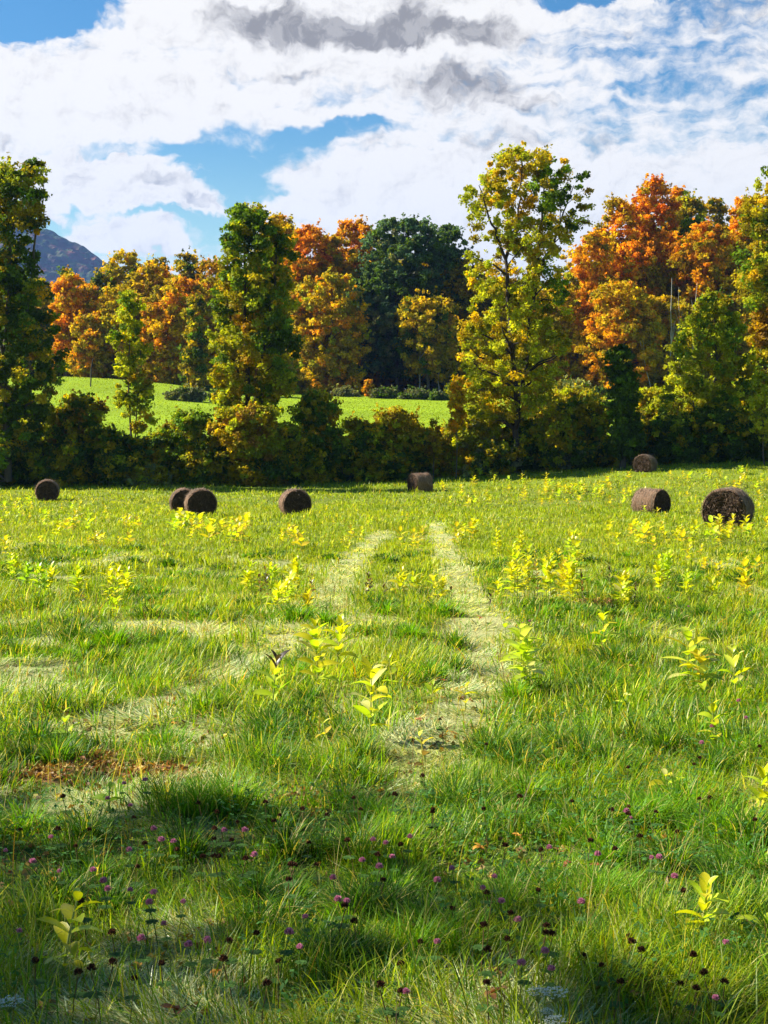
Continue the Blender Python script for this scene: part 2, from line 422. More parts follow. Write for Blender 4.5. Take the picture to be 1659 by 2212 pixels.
PAL = dict(
    dkgreen=(.075, .135, .012), green=(.14, .24, .012), ygreen=(.36, .40, .012), lime=(.48, .50, .016), olive=(.36, .30, .008), gold=(.56, .40, .005),
    yellow=(.68, .50, .01), orange=(.70, .335, .002), dorange=(.70, .28, .002), red=(.56, .16, .003), rust=(.42, .25, .003), brown=(.26, .15, .016),
    blue=(.085, .155, .085), grey=(.17, .19, .10), pale=(.33, .36, .14))
def pal(lst, n):
    names = [a for a, _ in lst]; wt = np.array([b for _, b in lst], float); wt /= wt.sum()
    k = rng.choice(len(names), n, p=wt)
    return np.array([PAL[q] for q in names])[k]
ntree = [0]
def wd0(a, b): return np.maximum(b - a, 4)
def tree(name, label, cat, Y, rows, cols, base=None, leaders=None, crad=None, nclump=None, per=90, size=.28, group=None, zones=(), limbs=26, bark=(.09, .075, .06),
         depth=.85, trad=.22, squash=.75, bottom=None, edge=.5, top_cols=None, parts=True, sag=0., jag=.22, gaps=(), show=0):
    """rows: silhouette rows (y, xl, xr) measured on the photograph; the crown gets real depth about distance Y"""
    k = Y * .46293 / F
    zz = lambda yd: EYE - (yd - 950) * k
    xx = lambda xd: (xd - 830) * k
    rows = sorted(rows)
    ry = np.array([r[0] for r in rows], float); xl = np.array([r[1] for r in rows], float); xr = np.array([r[2] for r in rows], float)
    ymid = np.linspace(ry[0], ry[-1], 200)
    L_ = np.interp(ymid, ry, xl); R_ = np.interp(ymid, ry, xr)
    if jag:
        u_ = (ymid - ry[0]) * k / 2.6 + ntree[0] * 7.3
        L_ = L_ - wd0(L_, R_) * jag * (vn(u_, u_ * 0 + 3.3, 5) - .42 + .5 * (vn(u_ * 2.7, u_ * 0 + 1.3, 6) - .5)); R_ = R_ + wd0(L_, R_) * jag * (vn(u_ + 31, u_ * 0 + 8.3, 7) - .42 + .5 * (vn(u_ * 2.7, u_ * 0 + 4.3, 9) - .5))
    wd = np.maximum(R_ - L_, 1)
    H = (ry[-1] - ry[0]) * k; Wm = wd.mean() * k
    if True: nclump = int(nclump * 1.45) if nclump else None; per = int(per * .74); crad = crad * .8 if crad else None
    if crad is None: crad = max(.35, min(1.25, .13 * min(H, Wm * 1.3)))
    area = Wm * H
    if nclump is None: nclump = int(1.9 * area / crad ** 2)
    nclump = max(nclump, 14)
    p = wd / wd.sum()
    i = rng.choice(200, nclump, p=p)
    hw = wd[i] * k / 2; cx = xx((L_[i] + R_[i]) / 2)
    cr = crad * rng.uniform(.55, 1.25, nclump)
    cr = np.minimum(cr, np.maximum(hw * .8, .25))
    ph = rng.random(nclump) * 2 * np.pi; rho = rng.random(nclump) ** edge
    re = np.maximum(hw - cr * .45, 0.02)
    yj = rng.uniform(-.5, .5, nclump) * (ry[-1] - ry[0]) / 200
    dj = np.minimum(hw, Wm * .75) * depth
    cc = np.stack([cx + re * rho * np.cos(ph), Y + np.maximum(dj - cr * .6, .05) * rho * np.sin(ph), zz(ymid[i] + yj)], 1)
    # keep the crown top below the silhouette top
    cc[:, 2] = np.minimum(cc[:, 2], zz(ry[0]) - cr * squash * .8)
    bx, bY = (xx(base), Y) if base is not None else (float(xx((xl[-1] + xr[-1]) / 2)), Y)
    bz = float(T(bx, bY))
    cc[:, 2] = np.maximum(cc[:, 2], T(cc[:, 0], cc[:, 1]) + cr * squash * .55)
    if show:
        for ld, _a, _b in leaders[:show]:
            ly = np.array([q[1] for q in ld], float); lx = np.array([q[0] for q in ld], float); o_ = np.argsort(ly)
            X0 = (cc[:, 0]) / k + 830; Y0 = 950 - (cc[:, 2] - EYE) / k
            tx_ = np.interp(Y0, ly[o_], lx[o_])
            kp = ~((np.abs(X0 - tx_) < 11) & (cc[:, 1] < Y + .3) & (Y0 > ly.min()) & (rng.random(len(cc)) < .62))
            cc, cr = cc[kp], cr[kp]; nclump = len(cc)
    xd_ = cc[:, 0] / k + 830; yd_ = 950 - (cc[:, 2] - EYE) / k
    kp = np.ones(nclump, bool)
    for (gx_, gy_, gr_, pr_) in gaps: kp &= ~((np.hypot((xd_ - gx_), (yd_ - gy_)) < gr_) & (rng.random(nclump) < pr_))
    cc, cr, xd_, yd_ = cc[kp], cr[kp], xd_[kp], yd_[kp]; nclump = len(cc)
    colr = pal(cols, nclump)
    if top_cols:
        f = rng.random(nclump) < 1 - ss(0, .45, (yd_ - ry[0]) / (ry[-1] - ry[0]) + rng.normal(size=nclump) * .08)
        colr[f] = pal(top_cols, nclump)[f]
    for (zx, zy, zr, zc) in zones:
        f = np.hypot(xd_ - zx, yd_ - zy) < zr * rng.uniform(.7, 1.2, nclump)
        colr[f] = pal(zc, nclump)[f]
    colr = colr * rng.uniform(.62, 1.3, (nclump, 1))
    V, Fq, C = leaves(cc, cr, colr, int(per * 1.35), size * .84, squash)
    # a few stray sprigs beyond the clumps break the outline
    ns = int(nclump * .8)
    j = rng.choice(nclump, ns)
    dd = rng.normal(size=(ns, 3)); dd /= np.linalg.norm(dd, axis=1, keepdims=True); dd[:, 2] = np.abs(dd[:, 2]) * 1.4
    c2 = cc[j] + dd * (cr[j] * 1.15)[:, None]
    V2, F2, C2 = leaves(c2, cr[j] * .32, colr[j], max(4, per // 8), size * .8, 1.5)
    V = np.concatenate([V, V2]); C = np.concatenate([C, C2]); Fq = np.concatenate([Fq, F2 + len(V) - len(V2)])
    root = empty(name, (bx, bY, bz)); tag(root, label, cat, group)
    V = V - np.array([bx, bY, bz])
    mesh_np('crown' if cat == 'tree' else 'foliage', V, Fq, M_LEAF, C, root)
    # trunk(s) and limbs
    B = Acc(); O = np.array([bx, bY, bz])
    if leaders is None:
        topz = zz(ry[0] + .12 * (ry[-1] - ry[0])); n = 9; tt = np.linspace(0, 1, n)
        tx = np.interp(tt, [0, .5, 1], [bx, (bx + cx.mean()) / 2, float(xx((xl[0] + xr[0]) / 2))]) + np.cumsum(rng.normal(size=n) * .01 * H)
        tx[0] = bx
        pts = np.stack([tx, bY + np.cumsum(rng.normal(size=n) * .008 * H), np.linspace(bz - .3, topz, n)], 1)
        LD = [(pts, np.interp(tt, [0, .1, 1], [trad * 1.35, trad, trad * .12]))]
    else:
        LD = []
        for ld, r0, r1 in leaders:
            pts = np.array([[xx(a), Y + dy, zz(b)] for a, b, dy in ld])
            tt = np.linspace(0, 1, len(pts) * 3); t0 = np.linspace(0, 1, len(pts))
            pp = np.stack([np.interp(tt, t0, pts[:, q]) for q in range(3)], 1)
            pp[1:-1] += rng.normal(size=(len(tt) - 2, 3)) * .06
            LD.append((pp, np.interp(tt, [0, 1], [r0, r1])))
    for pp, rr in LD: 
        v, f = tube(pp - O, rr, 7); B.add(v, f, bark)
    allp = np.concatenate([pp for pp, _ in LD]); allr = np.concatenate([rr for _, rr in LD])
    for j in rng.choice(nclump, min(limbs, nclump), replace=False):
        c = cc[j]
        hd = np.hypot(allp[:, 0] - c[0], allp[:, 1] - c[1]); want = c[2] - .55 * hd
        sc_ = np.abs(allp[:, 2] - want) + hd * .9 + (allp[:, 2] > c[2]) * 5
        q = int(np.argmin(sc_)); a = allp[q]
        mid1 = a + (c - a) * .4 + np.array([0, 0, .06 * np.linalg.norm(c - a)]) + rng.normal(size=3) * .1
        mid2 = a + (c - a) * .75 + rng.normal(size=3) * .15
        r0 = min(allr[q] * .6, .025 * np.linalg.norm(c - a) + .02)
        v, f = tube(np.array([a, mid1, mid2, c]) - O, [r0, r0 * .75, r0 * .45, r0 * .2], 4); B.add(v, f, bark)
    B.mesh('trunk' if cat == 'tree' else 'stems', M_BARK, root, smooth=True)
    ntree[0] += 1
    return root
HG = 'trees along the hedgerow'
FG = 'autumn trees at the far edge of the meadow'
# ---- trees in the hedgerow
tree('poplar_tree', 'tall dark green tree with sparse yellow-green top at the left edge of the hedgerow', 'tree', 101,
     [(342, 50, 75), (360, -5, 105), (400, -40, 112), (455, -60, 108), (480, -60, 92), (560, -70, 85), (620, -80, 112), (700, -90, 130), (800, -90, 138), (870, -80, 130), (960, -90, 90), (1030, -90, 60)],
     [('dkgreen', 6), ('green', 3), ('olive', 2), ('rust', .4)], base=18, group=HG, crad=.75, per=120, size=.23, nclump=430, top_cols=[('olive', 3), ('ygreen', 2), ('green', 2), ('dkgreen', 2)],
     jag=.14, gaps=[(70, 520, 22, .7), (30, 500, 16, .7), (60, 590, 16, .5), (55, 440, 10, .7)],
     leaders=[([(18, 1040, 0), (14, 900, 0), (10, 760, 0), (20, 600, 0), (30, 470, 0), (55, 365, 0)], .28, .04), ([(20, 900, .3), (50, 760, .3), (62, 620, .2), (85, 480, 0), (95, 400, 0)], .16, .03), ([(12, 780, -.3), (-15, 640, -.3), (-20, 420, 0)], .14, .03)], limbs=60, edge=.6)
tree('ash_sapling', 'slender yellow-green young tree on thin forked stem, standing free before the meadow on the left', 'tree', 106, show=0, rows=
     [(628, 268, 290), (655, 240, 320), (720, 232, 335), (790, 240, 325), (860, 250, 335), (905, 262, 352), (935, 272, 310)],
     cols=[('ygreen', 4), ('green', 3), ('lime', 2), ('gold', .7)], base=285, group=HG, crad=.55, per=75, size=.24, nclump=95,
     leaders=[([(283, 1020, 0), (284, 950, 0), (278, 860, 0), (282, 760, 0), (280, 650, 0)], .10, .02), ([(290, 960, .1), (296, 880, .1), (305, 780, 0), (300, 690, 0)], .06, .015)], limbs=40, edge=.6, zones=[(285, 900, 40, [('gold', 1), ('ygreen', 2)])])
tree('maple_tree', 'broad green hedgerow tree with a reddish patch and yellow lower leaves left of centre', 'tree', 107,
     [(445, 500, 560), (470, 484, 605), (500, 476, 636), (560, 470, 640), (620, 455, 640), (700, 452, 655), (780, 450, 650), (850, 462, 630), (905, 480, 600)],
     [('ygreen', 5), ('olive', 3), ('green', 4), ('gold', .3)], base=545, jag=.12, show=2, bark=(.05, .04, .03), group=HG, crad=.8, per=120, size=.25, nclump=330,
     top_cols=[('green', 5), ('dkgreen', 3), ('ygreen', 1.5), ('olive', 1)], zones=[(535, 700, 26, [('rust', 3), ('dorange', 1)]), (525, 780, 34, [('rust', 1), ('olive', 3)]), (610, 480, 20, [('rust', 1), ('gold', 1)]), (630, 740, 50, [('dkgreen', 1), ('green', 1)])],
     leaders=[([(540, 1000, 0), (538, 860, 0), (530, 740, 0), (528, 620, 0), (530, 480, 0)], .26, .04), ([(548, 880, .3), (565, 780, .3), (590, 640, .2), (600, 500, 0)], .18, .03), ([(530, 850, -.3), (505, 760, -.3), (490, 640, 0)], .12, .03)], limbs=60)
tree('cottonwood_tree', 'tallest hedgerow tree, airy gold and green crown on two dark trunks right of centre', 'tree', 107,
     [(318, 1095, 1160), (340, 1045, 1215), (375, 1008, 1270), (430, 992, 1285), (480, 1000, 1275), (530, 1012, 1250), (600, 1005, 1240), (680, 992, 1240), (760, 978, 1235), (830, 968, 1215), (900, 980, 1190)],
     [('ygreen', 5), ('olive', 3), ('lime', 2), ('gold', 1.5)], base=1118, group=HG, crad=.68, per=105, size=.22, nclump=500, top_cols=[('olive', 5), ('gold', 2), ('ygreen', 3), ('rust', .5)],
     zones=[(1215, 430, 70, [('green', 4), ('dkgreen', 2), ('olive', 1)]), (1190, 380, 40, [('green', 3), ('olive', 1)]), (1190, 620, 45, [('olive', 1), ('green', 1)]), (1085, 600, 22, [('yellow', 1)])],
     bark=(.045, .036, .03), show=4, jag=.08, gaps=[(1070, 535, 26, .7), (1125, 560, 24, .8), (1145, 515, 24, .7), (1185, 570, 24, .6), (1225, 560, 24, .7), (1085, 480, 14, .6), (1205, 510, 14, .6), (1110, 400, 10, .7), (1160, 380, 10, .8)],
     leaders=[([(1118, 1000, 0), (1117, 880, 0), (1112, 800, 0), (1100, 700, 0), (1096, 600, 0), (1093, 560, 0)], .25, .13), ([(1093, 560, 0), (1072, 500, 0), (1050, 450, 0), (1035, 400, 0)], .13, .03), ([(1093, 560, 0), (1118, 500, .4), (1125, 420, .4), (1130, 350, .2)], .13, .03),
              ([(1120, 870, .4), (1140, 770, .6), (1150, 680, .6), (1168, 590, .6)], .18, .12), ([(1168, 590, .6), (1165, 520, .6), (1175, 440, .4), (1178, 350, .3)], .12, .03), ([(1168, 590, .6), (1195, 530, .6), (1215, 470, .4), (1240, 400, 0)], .13, .03)], limbs=90, edge=.62)
tree('ash_tree', 'yellow-green bushy tree on thin dark stems at the right of the hedgerow', 'tree', 108,
     [(628, 1530, 1550), (660, 1490, 1585), (720, 1462, 1612), (790, 1430, 1630), (850, 1415, 1620), (905, 1420, 1600)],
     [('ygreen', 5), ('lime', 2), ('green', 3), ('olive', 2)], base=1530, group=HG, crad=.7, per=100, size=.24, nclump=190, limbs=45,
     leaders=[([(1530, 980, 0), (1528, 890, 0), (1550, 800, 0), (1545, 680, 0)], .15, .03), ([(1495, 980, .2), (1500, 880, .2), (1490, 780, 0)], .09, .02)])
tree('cedar_tree', 'narrow dark green tree rising from the hedgerow between orange maples and yellow-green ash', 'tree', 105,
     [(745, 1325, 1350), (775, 1310, 1372), (830, 1312, 1380), (900, 1308, 1385), (985, 1300, 1390)], [('dkgreen', 5), ('green', 2)], base=1345, group=HG, crad=.6, per=100, size=.24, nclump=130, limbs=20)
tree('locust_tree', 'olive green tree at the right edge of the frame above the dark hedge', 'tree', 112,
     [(362, 1650, 1690), (400, 1630, 1720), (470, 1600, 1740), (560, 1590, 1750), (640, 1600, 1750), (720, 1620, 1750), (800, 1620, 1740), (860, 1640, 1720)],
     [('ygreen', 3), ('olive', 5), ('green', 3), ('gold', 1)], base=1668, group=HG, crad=.85, per=110, size=.26, nclump=210, limbs=40, zones=[(1640, 700, 40, [('rust', 1), ('brown', 1)])])
tree('maple_sapling', 'small orange sapling beside the yellow-green base of the tallest tree', 'tree', 104,
     [(825, 975, 990), (850, 968, 1003), (890, 965, 1005), (925, 968, 1000)], [('orange', 2), ('gold', 2), ('rust', 1)], base=985, group=HG, crad=.4, per=60, size=.22, nclump=34, limbs=10, trad=.05)
tree('elder_tree', 'small yellow-green tree at the right edge with a thin stem reaching the field', 'tree', 103,
     [(790, 1635, 1660), (840, 1622, 1690), (900, 1625, 1700), (950, 1635, 1690)], [('lime', 2), ('ygreen', 3)], base=1652, group=HG, crad=.5, per=60, size=.24, nclump=40, limbs=14,
     leaders=[([(1652, 1005, 0), (1650, 930, 0), (1655, 840, 0)], .06, .02)])
tree('olive_tree_sapling', 'slim olive-brown sapling poking above the middle shrubs right of centre', 'tree', 106, [(905, 930, 942), (930, 920, 955), (980, 915, 962)], [('olive', 2), ('brown', 1)], base=938, crad=.4, per=50, size=.2, nclump=20, limbs=6, trad=.04, group=HG)

# ---- shrubs of the hedgerow: (x, top, half width, palette, extra distance, label)
SH = [
 (15, 905, 70, [('dkgreen', 4), ('green', 2), ('olive', 1)], 0, 'dark green shrub under the tall tree at the left edge'),
 (98, 872, 62, [('green', 4), ('ygreen', 3), ('lime', 1)], 1, 'bright green leafy shrub just right of the tall left tree, behind the leftmost bale'),
 (172, 850, 48, [('dkgreen', 3), ('olive', 2), ('brown', 1)], 0, 'dome of dark vines topping the shrubs left of the free-standing slender tree'),
 (150, 960, 50, [('dkgreen', 3), ('olive', 2), ('ygreen', 1)], -2, 'low dark shrub with a yellow-green streak above the leftmost bale'),
 (228, 925, 50, [('dkgreen', 4), ('olive', 1)], 0, 'dark low shrub at the left foot of the slender young tree'),
 (300, 948, 55, [('dkgreen', 3), ('olive', 2), ('rust', 1)], 0, 'dark brown-green shrub at the right foot of the slender young tree'),
 (315, 1005, 42, [('pale', 3), ('olive', 1), ('ygreen', 1)], -2, 'pale grey-green low bush at the field edge left of the paired bales'),
 (366, 935, 45, [('dkgreen', 3), ('olive', 2)], 0, 'dark olive shrub between the slender tree and the rounded green bush'),
 (408, 888, 50, [('green', 4), ('ygreen', 2), ('olive', 1)], 0, 'rounded green bush with yellowish top leaves above the paired bales'),
 (460, 950, 50, [('dkgreen', 3), ('olive', 2), ('ygreen', 1)], -1, 'low dark shrub directly above the gap right of the paired bales'),
 (532, 876, 66, [('olive', 3), ('gold', 2), ('brown', 2), ('ygreen', 1)], -1, 'golden brown vine-covered mound below the broad green tree'),
 (600, 915, 58, [('ygreen', 4), ('olive', 2), ('gold', 1)], 0, 'yellow-green shrub right of the golden vine mound'),
 (690, 848, 56, [('green', 2), ('dkgreen', 3), ('olive', 2), ('rust', .6)], 0, 'tall dark green bush flecked with rust at the left end of the meadow gap'),
 (655, 935, 50, [('dkgreen', 3), ('olive', 2)], -1, 'dark shrub above the lone middle bale'),
 (742, 940, 42, [('dkgreen', 3), ('olive', 2), ('ygreen', 1)], 0, 'dark olive shrub at the lowest left part of the meadow gap'),
 (768, 905, 30, [('ygreen', 2), ('olive', 2)], 1, 'thin yellow-green bush in the left part of the meadow gap'),
 (806, 915, 36, [('green', 3), ('dkgreen', 2)], 0, 'small green-topped bush in the middle of the meadow gap'),
 (862, 884, 48, [('olive', 4), ('gold', 1), ('ygreen', 2)], 0, 'olive gold bush with a pointed top before the meadow gap'),
 (918, 925, 46, [('olive', 3), ('green', 2), ('dkgreen', 1)], 0, 'olive shrub above the bale at the middle of the far edge'),
 (975, 925, 44, [('olive', 2), ('rust', 1), ('ygreen', 2)], 0, 'brownish shrub at the foot of the small orange sapling'),
 (1015, 905, 52, [('pale', 1), ('ygreen', 3), ('olive', 2)], -1, 'pale yellow-green shrub left of the double trunk of the tallest tree'),
 (1078, 880, 52, [('ygreen', 3), ('olive', 3)], 0, 'yellow-green bush against the double trunk of the tallest tree'),
 (1150, 905, 46, [('dkgreen', 3), ('green', 2)], 0, 'dark green shrub right of the double trunk of the tallest tree'),
 (1200, 892, 44, [('gold', 1), ('ygreen', 3), ('olive', 2)], -1, 'gold-topped shrub two to the right of the double trunk'),
 (1262, 868, 56, [('green', 2), ('olive', 2), ('dkgreen', 2)], 0, 'wide olive green bush left of the narrow dark green tree'),
 (1225, 960, 52, [('dkgreen', 3), ('grey', 1)], -2, 'low dark shrub with greyish leaves in front of the wide olive bush'),
 (1400, 905, 44, [('olive', 3), ('rust', 1), ('dkgreen', 2)], 0, 'brown-olive bush behind the farthest bale'),
 (1462, 898, 52, [('dkgreen', 4), ('green', 1)], -1, 'dark green bush right of the farthest bale'),
 (1545, 880, 60, [('dkgreen', 5), ('green', 1)], -1, 'largest dark bush at the right of the hedge'),
 (1612, 912, 46, [('dkgreen', 5), ('ygreen', .5)], 0, 'dark bush beside the thin stem near the right edge'),
 (1690, 890, 60, [('dkgreen', 4), ('green', 1)], 0, 'dark bush cut by the right edge of the frame'),
 (585, 985, 60, [('dkgreen', 3), ('olive', 2), ('brown', 1)], -2, 'low dark thicket below the yellow-green shrub and vine mound'),
 (830, 975, 60, [('dkgreen', 4), ('olive', 2)], -2, 'low dark thicket left of the bale at the middle of the far edge'),
 (1080, 965, 60, [('dkgreen', 3), ('grey', 1), ('olive', 1)], -2, 'low dark thicket below the double trunk of the tallest tree'),
 (1340, 955, 50, [('dkgreen', 5)], -1, 'low dark thicket below the narrow dark green tree'),
 (1238, 838, 46, [('olive', 3), ('ygreen', 2), ('green', 1)], 6, 'tall olive bush standing behind the wide olive bush of the hedge'),
 (1288, 862, 34, [('green', 2), ('dkgreen', 2)], 5, 'green bush between the tall olive bush and the narrow dark tree'),
 (1408, 838, 46, [('ygreen', 3), ('olive', 3)], 6, 'tall yellow-olive bush right of the narrow dark green tree'),
 (1470, 800, 44, [('ygreen', 3), ('lime', 1), ('green', 1)], 6, 'tall yellow-green bush at the left foot of the ash on the right'),
 (1560, 830, 46, [('green', 2), ('ygreen', 3)], 6, 'yellow-green bush at the right foot of the ash on the right'),
 (1615, 815, 40, [('lime', 1), ('ygreen', 3), ('green', 1)], 5, 'bright bush behind the thin stem near the right edge'),
 (1180, 850, 36, [('ygreen', 2), ('olive', 2), ('gold', 1)], 5, 'gold-green bush just right of the double trunk, behind the dark shrub'),
 (1035, 862, 40, [('ygreen', 3), ('gold', 1)], 4, 'yellow-green bush left of the double trunk, behind the pale shrub'),
 (60, 850, 50, [('dkgreen', 3), ('green', 2)], 3, 'dark bush behind the trunk of the tall tree at the left edge'),
 (250, 985, 40, [('dkgreen', 3), ('olive', 1)], -2, 'lowest dark bush below the slender young tree')]
for (x, top, hw, c, dy, lab) in SH:
    hw = hw * 1.15; c = c + [('ygreen', .9), ('gold', .35), ('olive', .8)]
    yb = 1050 - 50 * ss(500, 1659, x)
    gx, gy = P2G(x, yb, 0, 70)
    Yd = min(max(gy + 2.2 + dy, 96), 118)
    yb = yb - 6
    h = yb - top
    tree('hedge_shrub', lab, 'shrub', Yd, [(top, x - hw * .42, x + hw * .42), (top + h * .10, x - hw * .8, x + hw * .8), (top + h * .35, x - hw * .95, x + hw * .95), (top + h * .7, x - hw, x + hw), (yb, x - hw * .9, x + hw * .9)],
         c, base=x, jag=.34, crad=.58, per=72, size=.23, nclump=int(50 + hw * h / 75), limbs=12, trad=.07, group='shrubs of the hedgerow', bark=(.07, .06, .05))

# ---- trees at the far edge of the meadow: (x, top, half width, crown bottom, Y, palette, label)
FT = [
 (80, 600, 40, 800, 222, [('dkgreen', 2), ('olive', 2)], 'dark green far tree half hidden by the tall left hedgerow tree'),
 (145, 580, 17, 790, 226, [('green', 3), ('dkgreen', 2), ('rust', .4)], 'green far tree rising behind the orange-red maple below the mountain'),
 (148, 592, 34, 770, 212, [('orange', 5), ('dorange', 3), ('yellow', 1)], 'orange-red maple below the mountain slope'),
 (182, 612, 34, 780, 214, [('orange', 2), ('gold', 2), ('olive', 3)], 'gold and olive maple below the mountain, right of the orange-red one'),
 (218, 588, 34, 790, 218, [('dkgreen', 4), ('grey', 1), ('olive', 2)], 'dark grey-green far tree at the foot of the mountain slope'),
 (272, 542, 46, 780, 220, [('olive', 4), ('gold', 1), ('green', 1)], 'rounded olive far tree behind the slender young tree'),
 (328, 572, 42, 790, 216, [('gold', 2), ('olive', 3), ('orange', 1)], 'olive gold far tree right of the slender young tree'),
 (345, 552, 22, 700, 228, [('dkgreen', 3), ('olive', 2)], 'small dark treetop peeking behind the olive gold tree'),
 (402, 545, 32, 720, 226, [('dkgreen', 2), ('olive', 4)], 'dark olive far treetop left of the orange maple'),
 (392, 600, 54, 830, 208, [('orange', 4), ('gold', 3), ('olive', 1), ('dorange', 1)], 'bright orange-gold maple left of the broad green hedgerow tree'),
 (424, 640, 26, 850, 196, [('dkgreen', 3), ('olive', 3), ('green', 1)], 'dark green tree standing out in the meadow before the orange-gold maple'),
 (458, 562, 40, 820, 216, [('rust', 2), ('orange', 2), ('olive', 2)], 'rusty maple just left of the broad green hedgerow tree'),
 (600, 462, 40, 820, 218, [('rust', 1), ('olive', 3), ('gold', 2), ('orange', 1)], 'olive-rust treetop peeking behind the broad green hedgerow tree'),
 (668, 486, 48, 820, 214, [('orange', 4), ('gold', 4), ('olive', 2)], 'bright orange maple right of the broad green hedgerow tree'),
 (765, 474, 50, 810, 222, [('orange', 3), ('gold', 3), ('olive', 3)], 'orange-topped maple touching the big blue-green tree'),
 (715, 590, 66, 835, 205, [('gold', 4), ('orange', 2), ('olive', 3), ('ygreen', 1)], 'broad golden maple in front of the orange ones left of the blue-green tree'),
 (862, 476, 106, 812, 210, [('blue', 7), ('dkgreen', 3), ('grey', 1)], 'big dome-shaped dark blue-green tree in the middle of the wood'),
 (968, 486, 42, 800, 214, [('dkgreen', 3), ('blue', 2), ('green', 1)], 'narrow dark green treetop right of the blue-green dome'),
 (925, 640, 54, 800, 203, [('olive', 3), ('gold', 3), ('rust', 1), ('dkgreen', 1)], 'yellow-olive tree in front of the blue-green dome'),
 (1005, 560, 46, 820, 212, [('olive', 4), ('gold', 1), ('rust', 1)], 'olive far tree left of the tallest hedgerow tree'),
 (1085, 600, 60, 830, 214, [('rust', 1), ('gold', 3), ('olive', 3)], 'golden far tree behind the trunks of the tallest tree'),
 (1200, 620, 60, 835, 205, [('orange', 3), ('gold', 2), ('olive', 3)], 'orange-brown maple right of the trunks of the tallest tree'),
 (1245, 540, 40, 820, 216, [('yellow', 2), ('gold', 2), ('ygreen', 2)], 'yellow tree in the dip right of the tallest tree'),
 (1290, 500, 40, 830, 207, [('orange', 4), ('gold', 3), ('dorange', 1)], 'first orange maple of the right wood, at its left corner'),
 (1338, 428, 38, 800, 212, [('dorange', 2), ('rust', 2), ('orange', 2), ('gold', 2)], 'rusty orange maple with a pointed top left of the tallest red one'),
 (1410, 386, 46, 800, 216, [('orange', 2), ('dorange', 2), ('gold', 2), ('olive', 1)], 'tallest orange-red maple of the right wood'),
 (1345, 610, 66, 830, 200, [('orange', 3), ('gold', 4), ('olive', 1)], 'golden orange maple low in front of the right wood'),
 (1468, 405, 24, 560, 228, [('dkgreen', 1), ('green', 1)], 'dark green treetop right of the tallest orange-red maple'),
 (1492, 424, 40, 700, 220, [('ygreen', 2), ('olive', 3), ('green', 2)], 'yellow-green treetop between the orange-red and right-hand orange maples'),
 (1500, 470, 32, 620, 214, [('green', 3), ('dkgreen', 1)], 'clear green treetop in the middle of the right wood'),
 (1545, 430, 34, 640, 224, [('dkgreen', 2), ('olive', 2), ('rust', 1)], 'dull green treetop left of the last orange maple'),
 (1525, 482, 58, 780, 207, [('orange', 4), ('dorange', 1), ('gold', 2), ('rust', 1)], 'wide orange maple below the green treetops of the right wood'),
 (1605, 428, 38, 760, 212, [('orange', 3), ('dorange', 2), ('gold', 1)], 'last orange maple before the right edge tree'),
 (1440, 640, 60, 830, 203, [('gold', 3), ('olive', 3), ('orange', 1)], 'golden olive tree around the bare grey stems of the right wood'),
 (1650, 560, 60, 840, 208, [('rust', 2), ('brown', 1), ('olive', 3)], 'brown-olive tree low at the right edge of the wood'),
 (1580, 640, 55, 840, 203, [('gold', 2), ('rust', 2), ('olive', 3)], 'rust and gold tree behind the yellow-green ash'),
 (250, 620, 44, 800, 210, [('gold', 2), ('olive', 3), ('orange', 1)], 'olive-gold tree directly behind the crown of the slender young tree'),
 (300, 640, 44, 800, 209, [('orange', 2), ('gold', 3), ('olive', 1)], 'golden orange tree filling the gap right of the slender young tree'),
 (190, 680, 34, 800, 208, [('orange', 2), ('gold', 2), ('olive', 1)], 'low orange-gold tree under the gold and olive maple'),
 (350, 660, 46, 820, 206, [('orange', 3), ('gold', 3)], 'orange-gold tree left of the dark tree standing in the meadow'),
 (470, 640, 44, 830, 209, [('gold', 2), ('rust', 2), ('olive', 2)], 'rust-gold tree touching the left side of the broad green hedgerow tree'),
 (655, 620, 46, 832, 208, [('gold', 3), ('olive', 2), ('orange', 1)], 'olive-gold tree touching the right side of the broad green hedgerow tree'),
 (720, 510, 46, 800, 217, [('orange', 3), ('gold', 3), ('olive', 2)], 'orange-gold tree between the two orange maples right of the broad green tree'),
 (970, 690, 44, 812, 204, [('olive', 3), ('gold', 3), ('dkgreen', 1)], 'olive-gold tree above the pale trunks, right of the blue-green dome'),
 (1040, 700, 44, 835, 206, [('gold', 3), ('olive', 2)], 'golden tree low behind the left side of the tallest hedgerow tree'),
 (1240, 700, 44, 838, 204, [('orange', 2), ('gold', 2), ('rust', 1)], 'low orange-gold tree right of the tallest hedgerow tree'),
 (1375, 520, 50, 820, 209, [('gold', 3), ('orange', 3), ('olive', 1)], 'gold-orange tree below the tallest orange-red maple'),
 (1440, 500, 44, 820, 211, [('gold', 3), ('olive', 3), ('orange', 1)], 'olive-gold tree between the tallest orange-red maple and the green treetops'),
 (1590, 520, 50, 820, 208, [('orange', 2), ('olive', 3), ('gold', 2)], 'olive-orange tree left of the right edge tree')]
